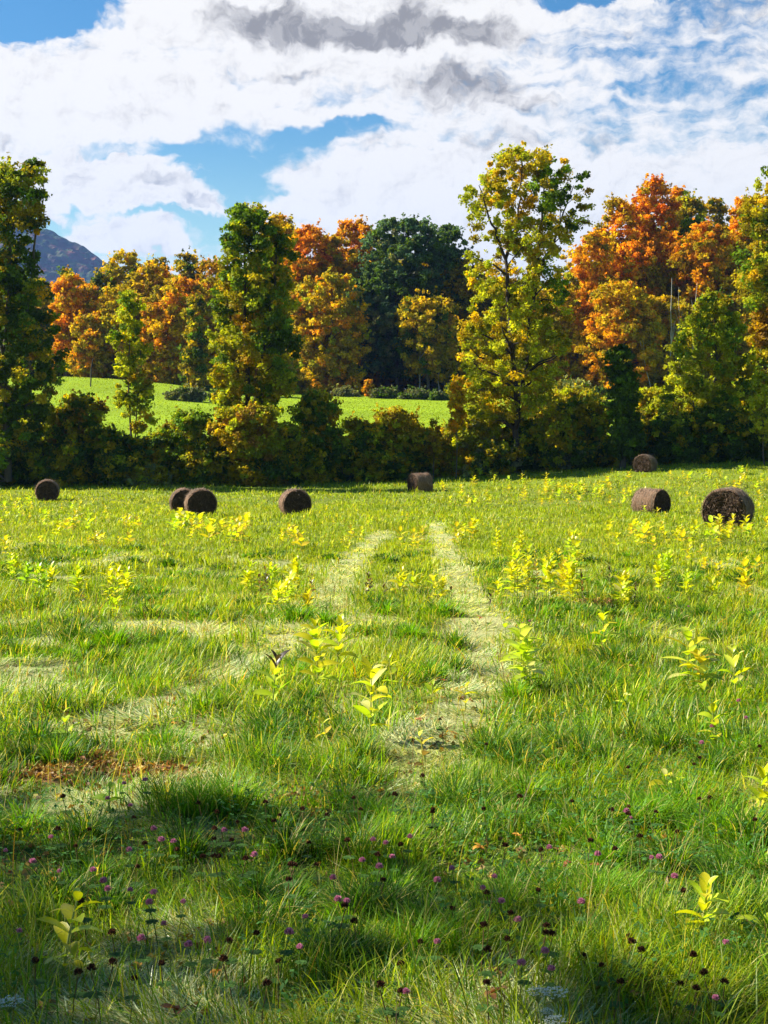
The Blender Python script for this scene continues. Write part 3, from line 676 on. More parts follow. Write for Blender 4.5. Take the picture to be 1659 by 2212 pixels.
for (x, top, hw, bot, Yt, c, lab) in FT:
    bot = bot + (8 if 880 < x < 980 else 22); hw = hw * 1.3
    h = bot - top
    j = lambda: rng.uniform(.85, 1.12)
    tc_ = None; zn = []
    if 'maple' in lab or 'gold' in lab or 'orange' in lab: c = c + [('olive', 1.3), ('gold', .8)]
    if 'tallest orange-red' in lab or 'bright orange maple right' in lab: tc_ = [('dorange', 3), ('orange', 3), ('red', 1)]
    if 'orange-topped' in lab: tc_ = [('orange', 4), ('rust', 1)]
    if 'dome-shaped' in lab: zn = [(800, 720, 60, [('blue', 2), ('grey', 2), ('pale', .3)]), (900, 730, 50, [('olive', 1), ('dkgreen', 1)])]
    if 'dome-shaped' in lab:
        rows = [(476, 830, 945), (500, 800, 960), (560, 772, 968), (640, 752, 965), (700, 747, 955), (760, 755, 940), (812, 775, 915)]
    else:
        rows = [(top, x - hw * .35, x + hw * .35), (top + h * .05, x - hw * .66 * j(), x + hw * .66 * j()), (top + h * .15, x - hw * .9 * j(), x + hw * .9 * j()), (top + h * .42, x - hw * j(), x + hw * j()), (top + h * .75, x - hw * j(), x + hw * j()), (bot, x - hw * .75, x + hw * .75)]
    k_ = Yt * .46293 / F
    area = 2 * hw * h * k_ * k_
    tree('maple_tree' if ('maple' in lab) else 'woodland_tree', lab, 'tree', Yt, rows, c, base=x, crad=1.05, per=72, size=.42, nclump=int(area * 1.35 + 12), limbs=14, trad=.26, group=FG, top_cols=tc_, zones=zn, depth=.8)

# bare grey stems in the right wood and pale trunks in the dark wood
def stem_tree(x, top, bot, Yt, lab, r=.13, lean=0, n=4):
    k = Yt * .46293 / F
    bx = (x - 830) * k; bz = float(T(bx, Yt)); tz = EYE - (top - 950) * k
    root = empty('bare_tree', (bx, Yt, bz)); tag(root, lab, 'tree', 'bare grey trunks in the wood')
    A = Acc(); m = 8; tt = np.linspace(0, 1, m)
    p = np.stack([lean * k * tt + rng.normal(size=m) * .08, rng.normal(size=m) * .08, tt * (tz - bz)], 1); p[0] = 0; p[0, 2] = -.2
    v, f = tube(p, np.interp(tt, [0, 1], [r * .62, r * .2]), 6); A.add(v, f, (.42, .40, .36))
    B = A
    for i in range(n):
        a = p[rng.integers(3, m - 1)]; d = np.array([rng.normal() * 1.0, rng.normal() * .6, rng.uniform(1.5, 4)])
        v, f = tube(np.array([a, a + d * .5 + rng.normal(size=3) * .1, a + d]), [r * .4, r * .3, r * .12], 4); B.add(v, f, (.40, .38, .34))
    A.mesh('trunk', M_BARK, root, True)
for a in [(1448, 600, 860, 199, 'tall bare grey trunk, leftmost of the pale stems in the orange wood', .14, 4), (1470, 620, 850, 199.5, 'thin bare grey trunk between the other two pale stems of the orange wood', .09, -3), (1492, 610, 850, 199, 'bare grey trunk, rightmost of the pale stems in the orange wood', .12, 12),
          (1408, 730, 830, 198, 'leaning grey dead stem low in the orange wood', .10, -26),
          (905, 760, 855, 203, 'pale trunk in the dark wood, leftmost of four under the blue-green dome', .13, 2), (925, 780, 858, 207, 'thin pale trunk in the dark wood, second from the left', .09, -2), (948, 750, 858, 203, 'pale trunk in the dark wood below the narrow dark green treetop', .12, 1), (962, 770, 858, 206, 'thin pale trunk in the dark wood nearest the orange sapling', .10, 3)]:
    stem_tree(*a)
# grey-green bushes along the wood's edge and in the meadow
MB = [(172, 752, 34, 812, 204, [('grey', 3), ('dkgreen', 2)], 'grey bush at the far left corner of the meadow'), (215, 765, 20, 805, 203, [('dkgreen', 2), ('grey', 1)], 'small dark bush at the top of the meadow beside the grey bush'),
      (404, 838, 44, 866, 187, [('grey', 4), ('dkgreen', 1)], 'low grey-green bush under the dark tree standing in the meadow'), (372, 848, 14, 864, 186, [('grey', 3), ('pale', 1)], 'tiny grey bush at the left end of the clump in the meadow'),
      (470, 845, 20, 868, 187, [('dkgreen', 2), ('grey', 1)], 'low dark bush at the right end of the clump in the meadow'),
      (640, 826, 28, 842, 196, [('pale', 2), ('grey', 2)], 'pale low bush at the wood edge right of the broad green tree'), (700, 832, 32, 850, 196, [('grey', 3), ('olive', 1)], 'low grey bush at the wood edge above the meadow gap'),
      (745, 838, 30, 856, 194, [('grey', 3), ('pale', 1)], 'low grey bush below the golden maple at the wood edge'), (798, 822, 12, 856, 193, [('rust', 2), ('dorange', 1)], 'small rust-coloured bush under the big blue-green dome'),
      (835, 838, 32, 860, 192, [('dkgreen', 2), ('grey', 2)], 'low grey-green bush under the middle of the blue-green dome'), (895, 842, 34, 862, 191, [('dkgreen', 2), ('grey', 2)], 'low grey-green bush before the pale trunks'),
      (950, 846, 28, 864, 190, [('dkgreen', 3), ('grey', 1)], 'low dark bush at the right end of the visible meadow edge'),
      (1240, 820, 50, 860, 190, [('olive', 2), ('pale', 2), ('green', 1)], 'pale olive bush glimpsed above the hedge right of the tallest tree'), (1300, 838, 30, 862, 188, [('dkgreen', 2), ('olive', 1)], 'dark bush glimpsed below the golden orange maple')]
for (x, top, hw, bot, Yt, c, lab) in MB:
    gx, gy = P2G(x, bot, 0, 130)
    tree('meadow_bush', lab, 'shrub', gy, [(top, x - hw * .5, x + hw * .5), ((top + bot) / 2, x - hw, x + hw), (bot, x - hw * .95, x + hw * .95)], c, base=x, crad=.7, per=60, size=.30, nclump=int(14 + hw * .9), limbs=5, trad=.05, group='low bushes at the wood edge', depth=.6)
# the interior of the wood: one far mass behind the counted trees
def wood_mass():
    n = 3400
    x = rng.uniform(-75, 80, n); y = rng.uniform(226, 262, n)
    sky_ = np.interp(x / y * F / .46293 + 830, [0, 110, 240, 350, 470, 560, 640, 800, 960, 1040, 1240, 1300, 1400, 1500, 1660, 1800], [640, 640, 610, 600, 600, 520, 540, 540, 540, 600, 600, 560, 470, 490, 500, 500])
    zt = EYE + (950 - sky_) * .46293 / F * y - 2.0
    g = T(x, y)
    z = g + .6 + (zt - g - .8) * rng.random(n) ** 1.15
    cc = np.stack([x, y, z], 1)
    c = pal([('dkgreen', 3), ('olive', 3), ('gold', 2), ('rust', 2), ('green', 1)], n) * .9
    V, Fq, C = leaves(cc, rng.uniform(1.6, 2.9, n), c, 55, .85, .9)
    o = mesh_np('woodland_interior', V, Fq, M_LEAF, C)
    tag(o, 'dim inner foliage of the wood behind the front row of autumn trees', 'woodland', kind='stuff')
wood_mass()
# thin pole in the meadow
gx, gy = P2G(196, 835, 0, 130)
kk = gy * .46293 / F
A = Acc(); v, f = tube(np.array([[0, 0, -.2], [.12, 0, 2.5], [.35, 0, 62 * kk]]), [.09, .08, .06], 7); A.add(v, f, (.05, .045, .04))
o = A.mesh('wooden_pole', M_BARK, None, True); o.location = (gx, gy, float(T(gx, gy))); tag(o, 'thin dark leaning pole standing in the green meadow at left', 'pole')
# ================================================================= TREES BESIDE THE CAMERA (out of frame to the left): their shade dapples the near grass
def shade_tree(x, y, zc, r, n, per, lab):
    c = rng.normal(size=(n, 3)); c /= np.linalg.norm(c, axis=1, keepdims=True); c *= (rng.random(n) ** .45)[:, None]
    c = c * np.array([r, r, r * .62])
    bz = float(T(x, y))
    root = empty('maple_tree', (x, y, bz)); tag(root, lab, 'tree')
    V, Fq, C = leaves(c + np.array([0, 0, zc]), np.full(n, .55) * rng.uniform(.6, 1.2, n), pal([('ygreen', 1), ('green', 2)], n), per, .17, .7)
    mesh_np('crown', V, Fq, M_LEAF, C, root)
    A = Acc(); v, f = tube(np.array([[0, 0, -.2], [.1, 0, zc * .5], [0, .1, zc + r * .3]]), [.2, .15, .05], 8); A.add(v, f, (.1, .08, .06))
    for j in range(22):
        q = c[j] + np.array([0, 0, zc]); a = np.array([0, 0, zc * .6 + rng.random() * zc * .3])
        v, f = tube(np.array([a, (a + q) / 2 + [0, 0, .2], q]), [.06, .04, .015], 4); A.add(v, f, (.1, .08, .06))
    A.mesh('trunk', M_BARK, root, True)
SH_H = np.array([SUND[0], SUND[1]]) / SUND[2]
def over(px, py, z): return px + SH_H[0] * z, py + SH_H[1] * z
for (gx, gy, z, r, n, per, lab) in [(-2.4, 2.4, 8.5, 3.3, 100, 35, 'leafy maple left of the frame shading the nearest grass'),
                                   (1.3, 2.0, 10.5, 3.5, 84, 34, 'second leafy maple left of the frame, taller and farther from the camera'),
                                   (-2.9, 6.2, 10.5, 2.6, 44, 32, 'small leafy maple left of the frame, shading the brown soil patch')]:
    x, y = over(gx, gy, z)
    shade_tree(x, y, z, r, n, per, lab)

# ================================================================= HAY BALES
def hay_mat():
    m, t = newmat('weathered_hay')
    tcn = t.n('ShaderNodeTexCoord')
    at = t.n('ShaderNodeAttribute', attribute_name='tint').outputs['Color']
    nz = t.noise(t.vm('MULTIPLY', tcn.outputs['Object'], (1, 1, 1)), 14, 8, .75)
    nf = t.noise(t.vm('MULTIPLY', tcn.outputs['Object'], (9, 1.2, 9)), 5, 6, .7)
    c = t.mix(1.0, at, t.mix(nz.outputs[0], (.35, .33, .3), (1.7, 1.7, 1.7)), 'MULTIPLY')
    c = t.mix(1.0, c, t.mix(nf.outputs[0], (.6, .6, .6), (1.4, 1.35, 1.3)), 'MULTIPLY')
    b = t.n('ShaderNodeBump', ins={'Strength': 1.0, 'Distance': .06, 'Height': t.m('ADD', nz.outputs[0], nf.outputs[0])})
    p = t.n('ShaderNodeBsdfPrincipled', ins={'Base Color': c, 'Roughness': .9, 'Specular IOR Level': .15, 'Normal': b.outputs[0]})
    t.n('ShaderNodeOutputMaterial', ins={0: p.outputs[0]})
    return m
M_HAY = hay_mat()
def bale(X, Yb, az, label, r=.70, L=1.22, ymin=40, dist=None, sit=.70):
    """axis of the cylinder is local X; az turns it about Z"""
    gx, gy = P2G(X, Yb, 0, ymin)
    if dist: gx, gy = (X - 830) * .46293 / F * dist, dist
    gz = float(T(gx, gy))
    root = empty('hay_bale', (gx, gy, gz), az); tag(root, label, 'hay bale', 'round hay bales left on the field')
    sd = int(gx * 97) % 1000
    nu, nv = 72, 26
    th = np.linspace(0, 2 * np.pi, nu, endpoint=False); xs = np.linspace(-L / 2, L / 2, nv)
    TH, XS = np.meshgrid(th, xs)
    e = np.abs(XS) / (L / 2)
    rad = r * (1 - .075 * ss(.72, 1.0, e)) + (fbm(TH * 3 + 9, XS * 9, sd, 3) - .5) * .07 + .012 * np.sin(XS / L * 2 * np.pi * 7)
    rad = rad + (vn(np.cos(TH) * 2 + 5, np.sin(TH) * 2 + XS, sd) - .5) * .06
    zc = r * sit
    yy = rad * np.cos(TH); zz_ = rad * np.sin(TH)
    low = np.clip((-zz_ - r * .55) / (r * .45), 0, 1); yy = yy * (1 + .10 * low); zz_ = np.maximum(zz_, -r * .95)
    V = np.stack([XS, yy, zz_ + zc], -1).reshape(-1, 3)
    i = np.arange((nv - 1) * nu); rr = i // nu; c = i % nu; c2 = (c + 1) % nu
    Fq = np.stack([rr * nu + c, rr * nu + c2, (rr + 1) * nu + c2, (rr + 1) * nu + c], 1)
    base = np.array([.16, .09, .05]); grey = np.array([.23, .15, .10])
    nn = fbm(TH * 4 + 2, XS * 5, sd + 3, 3).reshape(-1, 1)
    col = base * (1 - nn) + grey * nn
    mesh_np('hay_roll', V, Fq, M_HAY, col, root, smooth=True)
    # rolled end faces: spiral layers, their shaded look painted in as a darker brown
    for s_ in (-1, 1):
        ri = np.linspace(0.02, .93, 22); R_, T_ = np.meshgrid(ri, th, indexing='ij')
        rr_ = R_ * r
        xo = s_ * (L / 2 + .035 - .06 * R_ ** 6 + .030 * np.sin((R_ * 9 + T_ / (2 * np.pi)) * 2 * np.pi) + (fbm(rr_ * np.cos(T_) * 7 + 20, rr_ * np.sin(T_) * 7 + 20, sd + 5, 3) - .5) * .08)
        y_ = rr_ * np.cos(T_); z_ = rr_ * np.sin(T_)
        V = np.stack([xo, y_, np.maximum(z_, -r * .95) + zc], -1).reshape(-1, 3)
        nr = len(ri); i = np.arange((nr - 1) * nu); a = i // nu; c = i % nu; c2 = (c + 1) % nu
        Fq = np.stack([a * nu + c, (a + 1) * nu + c, (a + 1) * nu + c2, a * nu + c2], 1)
        if s_ < 0: Fq = Fq[:, ::-1]
        nn = fbm(rr_ * 9 * np.cos(T_) + 40, rr_ * 9 * np.sin(T_) + 40, sd + 7, 3).reshape(-1, 1)
        mesh_np('end_face', V, Fq, M_HAY, np.array([.055, .032, .017]) * (.3 + 1.3 * nn), root, smooth=True)
    # loose straw standing off the surface
    n = 2600
    a = rng.random(n) * 2 * np.pi; x = rng.uniform(-L / 2, L / 2, n)
    face = rng.random(n) < .32; q = rng.random(n) ** .5 * r * .95
    P = np.where(face[:, None], np.stack([np.sign(x) * (L / 2 + .02), q * np.cos(a), np.maximum(q * np.sin(a), -r * .93) + zc], 1), np.stack([x, r * np.cos(a), np.maximum(r * np.sin(a), -r * .93) + zc], 1))
    nrm = np.where(face[:, None], np.stack([np.sign(x), 0 * x, 0 * x], 1), np.stack([0 * x, np.cos(a), np.sin(a)], 1))
    d = np.cross(nrm, np.where(face[:, None], rng.normal(size=(n, 3)), np.array([[1., 0, 0]]))) * rng.choice([-1, 1], n)[:, None] + rng.normal(size=(n, 3)) * .35 + nrm * rng.uniform(0, .45, n)[:, None]
    d /= np.linalg.norm(d, axis=1, keepdims=True)
    ln = rng.uniform(.05, .20, n)[:, None]; wv = np.cross(d, nrm); wv /= np.linalg.norm(wv, axis=1, keepdims=True) + 1e-9; wv *= rng.uniform(.004, .010, n)[:, None]
    P0_ = P + nrm * .0; P1_ = P + d * ln + nrm * .02
    V = np.stack([P0_ - wv, P0_ + wv, P1_ + wv * .4, P1_ - wv * .4], 1).reshape(-1, 3)
    col = np.repeat(np.where(face[:, None], .45, 1.) * np.array([.34, .22, .13]) * rng.uniform(.4, 1.3, (n, 1)), 4, axis=0)  # straw on the end faces darkened too, continuing their painted shade
    mesh_np('loose_straw', V, np.arange(n * 4).reshape(-1, 4), M_STEM, col, root)
    # twine wraps
    A = Acc()
    for tx in np.linspace(-L * .42, L * .42, 9):
        tt = np.linspace(0, 2 * np.pi, 41); z_ = (r + .018) * np.sin(tt)
        v, f = tube(np.stack([np.full(41, tx), (r + .018) * np.cos(tt), np.maximum(z_, -r * .95) + zc], 1), np.full(41, .006), 4); A.add(v, f, (.30, .24, .18))
    A.mesh('twine', M_STEM, root, True)
    return gx, gy
HB = []
HB.append(bale(103, 1080, R(100), 'leftmost hay bale, alone near the hedge', r=.68, sit=.78))
HB.append(bale(398, 1107, R(102), 'hay bale half hidden behind its neighbour in the pair at left', dist=71, r=.68, sit=.78))
HB.append(bale(434, 1113, R(104), 'front hay bale of the overlapping pair at left', r=.68, sit=.78))
HB.append(bale(638, 1112, R(104), 'lone hay bale between the pair and the far middle bale', r=.68, sit=.78))
HB.append(bale(908, 1061, R(28), 'hay bale seen from its rounded side near the middle of the hedge'))
HB.append(bale(1407, 1109, R(132), 'hay bale with its lit rounded side to the left, next to the largest bale', L=1.35))
HB.append(bale(1573, 1136, R(62), 'largest and nearest hay bale at the right', r=.76, L=1.32))
HB.append(bale(1394, 1018, R(58), 'farthest hay bale, small, right against the dark hedge'))

# ================================================================= MILKWEED
def leaf_mesh(n_len=5):
    pass
def add_leaf(A, base, az, elev, L, Wd, col, droop=.5, fold=.25, roll=0.0):
    nt = 6; t = np.linspace(0, 1, nt)
    wprof = np.sin(np.pi * np.clip(t * .93 + .05, 0, 1)) ** .75 * Wd / 2
    ang = elev - droop * t * 1.3
    dt = L / (nt - 1)
    hx = np.concatenate([[0], np.cumsum(np.cos(ang[:-1]) * dt)]); hz = np.concatenate([[0], np.cumsum(np.sin(ang[:-1]) * dt)])
    dirv = np.array([np.cos(az), np.sin(az), 0]); side = np.array([-np.sin(az), np.cos(az), 0])
    side = side * np.cos(roll) + np.array([0, 0, 1]) * np.sin(roll)
    c = np.asarray(base) + hx[:, None] * dirv + hz[:, None] * np.array([0, 0, 1])
    up = -np.sin(ang)[:, None] * dirv + np.cos(ang)[:, None] * np.array([0, 0, 1])
    l = c + side * wprof[:, None] + up * (wprof * fold)[:, None]; r_ = c - side * wprof[:, None] + up * (wprof * fold)[:, None]
    V = np.stack([l, c, r_], 1).reshape(-1, 3)
    i = np.arange(nt - 1) * 3
    Fq = np.concatenate([np.stack([i, i + 1, i + 4, i + 3], 1), np.stack([i + 1, i + 2, i + 5, i + 4], 1)])
    cc = np.repeat((np.asarray(col) * (1 + .12 * np.sin(t * 5))[:, None])[:, None], 3, axis=1).reshape(-1, 3)
    cc.reshape(nt, 3, 3)[:, 1] *= 1.12
    A.add(V, Fq, np.clip(cc, 0, .9))
WC = {'y': (.57, .50, .012), 'l': (.44, .52, .02), 'g': (.26, .38, .02), 'p': (.62, .58, .16), 'o': (.58, .42, .02), 'd': (.055, .03, .018), 'b': (.20, .11, .04)}
def weed(H, pairs, Ll, Wl, cols, spread=.7, lean=0, stems=1, dead_top=False, seed=0, low=.15, seedhead=False):
    rs = np.random.default_rng(seed + 900)
    S = Acc(); Lv = Acc(); D = Acc()
    for k in range(stems):
        hh = H * (1 if k == 0 else rs.uniform(.7, .95)); ox = 0 if k == 0 else rs.uniform(-.08, .08); oy = 0 if k == 0 else rs.uniform(-.08, .08)
        la = rs.uniform(0, 6.28); lx = lean * (1 if k == 0 else -1) + rs.uniform(-.04, .04); ly = rs.uniform(-.05, .05)
        tt = np.linspace(0, 1, 6); pts = np.stack([ox + lx * tt ** 1.6, oy + ly * tt ** 1.6, hh * tt - .02], 1)
        v, f = tube(pts, np.interp(tt, [0, 1], [.0065, .003]), 5); S.add(v, f, (.32, .34, .08))
        a0 = rs.uniform(0, 3.14)
        for i in range(pairs):
            t = low + (1 - low) * (i / (pairs - 1)) if pairs > 1 else .3
            p = np.array([np.interp(t, tt, pts[:, q]) for q in range(3)])
            a0 += 1.57 + rs.uniform(-.3, .3)
            sz = (.62 + .5 * math.sin(min(1, t * 1.05) * 2.6)) * (1 if t < .9 else .75)
            for s_ in (0, math.pi):
                if t < .35 and rs.random() < .35: continue
                c = np.array(WC[cols[rs.integers(len(cols))]]) * rs.uniform(.85, 1.12)
                if t > .86 and dead_top: c = np.array(WC['d']) * rs.uniform(.7, 1.5)
                el_ = spread * (.25 + 1.15 * t) + rs.uniform(-.25, .25)
                (D if t > .86 and dead_top else Lv)
                add_leaf(Lv, p, a0 + s_ + rs.uniform(-.25, .25), el_, Ll * sz * rs.uniform(.85, 1.15), Wl * sz * rs.uniform(.85, 1.15), c, droop=rs.uniform(.2, .9), fold=rs.uniform(.1, .5), roll=rs.uniform(-.5, .5))
    return S, Lv
def put_weed(x, y, H, pairs, Ll, Wl, cols, label, group=None, name='milkweed_plant', sink=0.0, **kw):
    S, Lv = weed(H, pairs, Ll, Wl, cols, seed=int(abs(x * 137 + y * 71)) % 10000, **kw)
    root = empty(name, (x, y, float(T(x, y)) - sink), 0); tag(root, label, 'milkweed', group)
    S.mesh('stem', M_STEM, root, True); Lv.mesh('foliage', M_WEED, root, True)
    return root
GM = 'yellowing milkweed plants in the field'
# (x, base y, height, spread width) measured on the photograph, pairs, colours, label
BIG = [
 (150, 1592, 66, 3, 'lgl', 'small V-shaped yellow-green milkweed alone at the left, above the brown soil', {}),
 (588, 1545, 128, 7, 'lgyl', 'milkweed with blackened top leaves, left of the two-stemmed plant', dict(dead_top=True)),
 (688, 1495, 150, 9, 'llyy', 'tall milkweed with upright stem and pale lit leaves, behind the black-topped one', {}),
 (728, 1450, 112, 6, 'yyl', 'milkweed with a tuft of bright yellow leaves touching the tall upright one', dict(low=.4)),
 (800, 1585, 148, 7, 'llpy', 'milkweed with broad pale leaves in the centre, right of the tall upright one', {}),
 (850, 1480, 66, 3, 'lly', 'short milkweed of few lime leaves just behind the centre plant', dict(low=.35)),
 (706, 1592, 40, 2, 'yop', 'stunted milkweed of folded golden leaves lying in the grass below the tall upright one', dict(spread=.45)),
 (1006, 1520, 46, 3, 'yoy', 'low milkweed with golden leaves in the right wheel track', dict(spread=.4)),
 (936, 1503, 32, 2, 'yl', 'tiny yellow milkweed at the left rim of the right wheel track', {}),
 (920, 1640, 62, 3, 'pob', 'withered tan milkweed with curled upright leaves at the end of the track', dict(spread=.8)),
 (1128, 1492, 142, 8, 'lllp', 'broad leafy lime milkweed right of the wheel track, the fullest of all', dict(stems=2, spread=.6)),
 (1307, 1408, 84, 6, 'lly', 'slim lime milkweed standing alone right of the track, before the bushy row', {}),
 (1487, 1492, 132, 7, 'yplo', 'bushy golden milkweed with drooping pale lower leaves, at the right', dict(stems=2, spread=.5)),
 (1590, 1508, 106, 5, 'lpy', 'yellow-green milkweed with one glossy pale leaf near the right edge', {}),
 (1548, 1605, 92, 5, 'lyl', 'milkweed with round yellow leaf below the glossy-leaved one at the right', {}),
 (1640, 1765, 112, 6, 'yyl', 'bright yellow milkweed cut by the right edge of the picture', dict(stems=2)),
 (1448, 1722, 54, 3, 'lpy', 'low spreading milkweed in tall grass left of the bright one at the right edge', dict(spread=.35)),
 (1513, 2028, 130, 6, 'yyl', 'foreground yellow-green milkweed with five tiers of leaves, lower right', dict(low=.25)),
 (136, 2088, 150, 5, 'lyl', 'foreground yellow-green milkweed with wide star of leaves, lower left', dict(low=.25, spread=.55)),
 (1350, 1522, 30, 2, 'yp', 'pair of pale yellow leaves lying right of the wheel track', dict(spread=.3)),
 (1045, 1922, 36, 2, 'gl', 'lowest broad yellow-green leaves in the shaded grass, lower centre right', dict(spread=.3)),
 (1655, 2010, 40, 3, 'lg', 'small lime milkweed just entering the right edge, lower right', {}),
 (236, 1735, 42, 2, 'gg', 'dull green two-leaved milkweed just below the brown soil', dict(spread=.35)),
 (1095, 1395, 60, 4, 'ly', 'thin milkweed behind the fullest lime plant', {}),
]
def sized(X, Yb, hpx):
    x, y = P2G(X, Yb, .05); return x, y, hpx * .46293 / F * y * 1.0 + .04
for (X, Yb, h, pr, cs, lab, kw) in BIG:
    x, y, H = sized(X, Yb, h)
    if y < 7: kw = dict(kw)
    put_weed(x, y, H, int(pr * 1.35 + .5), min(.17, max(.09, H * .34)) * (1.1 if y < 7 else 1), min(.075, max(.045, H * .13)) * (1.0 if y < 7 else 1), cs, lab, None if False else GM, **kw)
MID = [
 (1112, 1255, 66, 'y', 'bushy row right of the track, back left plant'), (1075, 1205, 50, 'y', 'yellow milkweed standing behind the left end of the bushy row'), (1125, 1198, 44, 'y', 'yellow milkweed leaning left behind the bushy row'),
 (1118, 1298, 92, 'y', 'leftmost front plant of the bushy row of milkweeds'), (1143, 1280, 80, 'y', 'second plant of the bushy row, just right of its left end'), (1162, 1300, 96, 'b', 'brown withered stalk inside the bushy row of milkweeds'),
 (1190, 1300, 84, 'y', 'middle plant of the bushy row with pale lit leaves'), (1213, 1295, 70, 'o', 'golden plant right of the middle of the bushy row'), (1232, 1300, 76, 'y', 'low front plant near the right end of the bushy row'),
 (1247, 1292, 124, 'l', 'tallest plant, at the right end of the bushy row'), (1260, 1306, 60, 'd', 'dark withered stalk at the right foot of the tallest row plant'),
 (1318, 1268, 42, 'd', 'dark dead stalk above the brown soil patch at right'), (1352, 1302, 56, 'y', 'yellow milkweed right of the brown soil patch'), (1340, 1310, 40, 'p', 'pale milkweed tuft at the edge of the brown soil patch'), (1372, 1312, 44, 'd', 'dark dead stalk just right of the yellow plant by the soil patch'),
 (1424, 1288, 70, 'y', 'upright yellow milkweed between the soil patch and the right edge'), (1445, 1262, 56, 'l', 'lime milkweed behind the upright yellow one'), (1488, 1290, 46, 'l', 'lime milkweed low in the grass, right part of the field'), (1540, 1296, 36, 'y', 'short yellow milkweed in the right part of the field'), (1610, 1290, 44, 'o', 'golden milkweed spreading flat near the right edge'),
 (24, 1262, 52, 'l', 'lime milkweed at the left edge, middle of the field'), (56, 1272, 44, 'g', 'greenish milkweed second from the left edge'), (84, 1290, 56, 'g', 'green milkweed with one pale leaf, third from the left edge'), (109, 1288, 52, 'y', 'narrow yellow milkweed, fourth from the left edge'),
 (172, 1292, 58, 'l', 'bright star-shaped lime milkweed above a dark stalk at left'), (178, 1312, 28, 'd', 'small dark stalk under the star-shaped lime plant'), (236, 1296, 62, 'y', 'narrow golden milkweed right of the star-shaped one'), (270, 1286, 44, 'y', 'yellow milkweed beside the narrow golden one'), (248, 1320, 24, 'y', 'tiny yellow tuft below the narrow golden plant'),
 (545, 1280, 52, 'y', 'first yellow plant of the loose cluster left of the left track'), (563, 1292, 46, 'b', 'brown stalk in the loose cluster left of the left track'), (588, 1262, 34, 'l', 'highest star of leaves in the loose cluster left of the track'), (600, 1312, 40, 'y', 'low yellow plant at the bottom of the loose cluster'),
 (625, 1302, 50, 'p', 'pale-leaved plant in the loose cluster left of the track'), (646, 1288, 66, 'y', 'tallest narrow plant of the loose cluster, at its right'), (672, 1292, 42, 'b', 'brown withered stalk at the right of the loose cluster'), (666, 1312, 26, 'o', 'orange-yellow tuft right below the loose cluster'), (580, 1300, 60, 'd', 'thin dark stalk in the middle of the loose cluster'),
 (802, 1290, 42, 'd', 'black dead stalk between the wheel tracks'), (790, 1288, 24, 'b', 'brown leaf tuft beside the black dead stalk'), (829, 1288, 24, 'd', 'tiny black stalk right of the black dead one between the tracks'),
 (872, 1284, 42, 'y', 'yellow milkweed between the tracks, left of a similar pair'), (896, 1278, 30, 'y', 'small yellow milkweed in the middle between the tracks'), (940, 1290, 38, 'y', 'golden milkweed at the left rim of the right track'), (976, 1290, 24, 'd', 'dark little stalk on the rim of the right track'),
 (1056, 1308, 26, 'd', 'dark brown dead clump at the right rim of the right track'), (1072, 1285, 26, 'y', 'tiny yellow tuft at the left foot of the bushy row')]
for (X, Yb, h, c, lab) in MID:
    x, y, H = sized(X, Yb, h * 1.25)
    cs = {'y': 'yyyl', 'l': 'lly', 'g': 'glg', 'o': 'oyy', 'p': 'pyl', 'd': 'ddb', 'b': 'bbdo'}[c]
    dd = c in 'db'
    pr = max(4, min(12, int(H / .045)))
    put_weed(x, y, H, pr, .08 if dd else .16, .03 if dd else .062, cs, lab, GM if not dd else 'withered milkweed stalks', name='milkweed_plant' if not dd else 'withered_milkweed', spread=.9 if dd else .8, stems=1 if dd else 2)
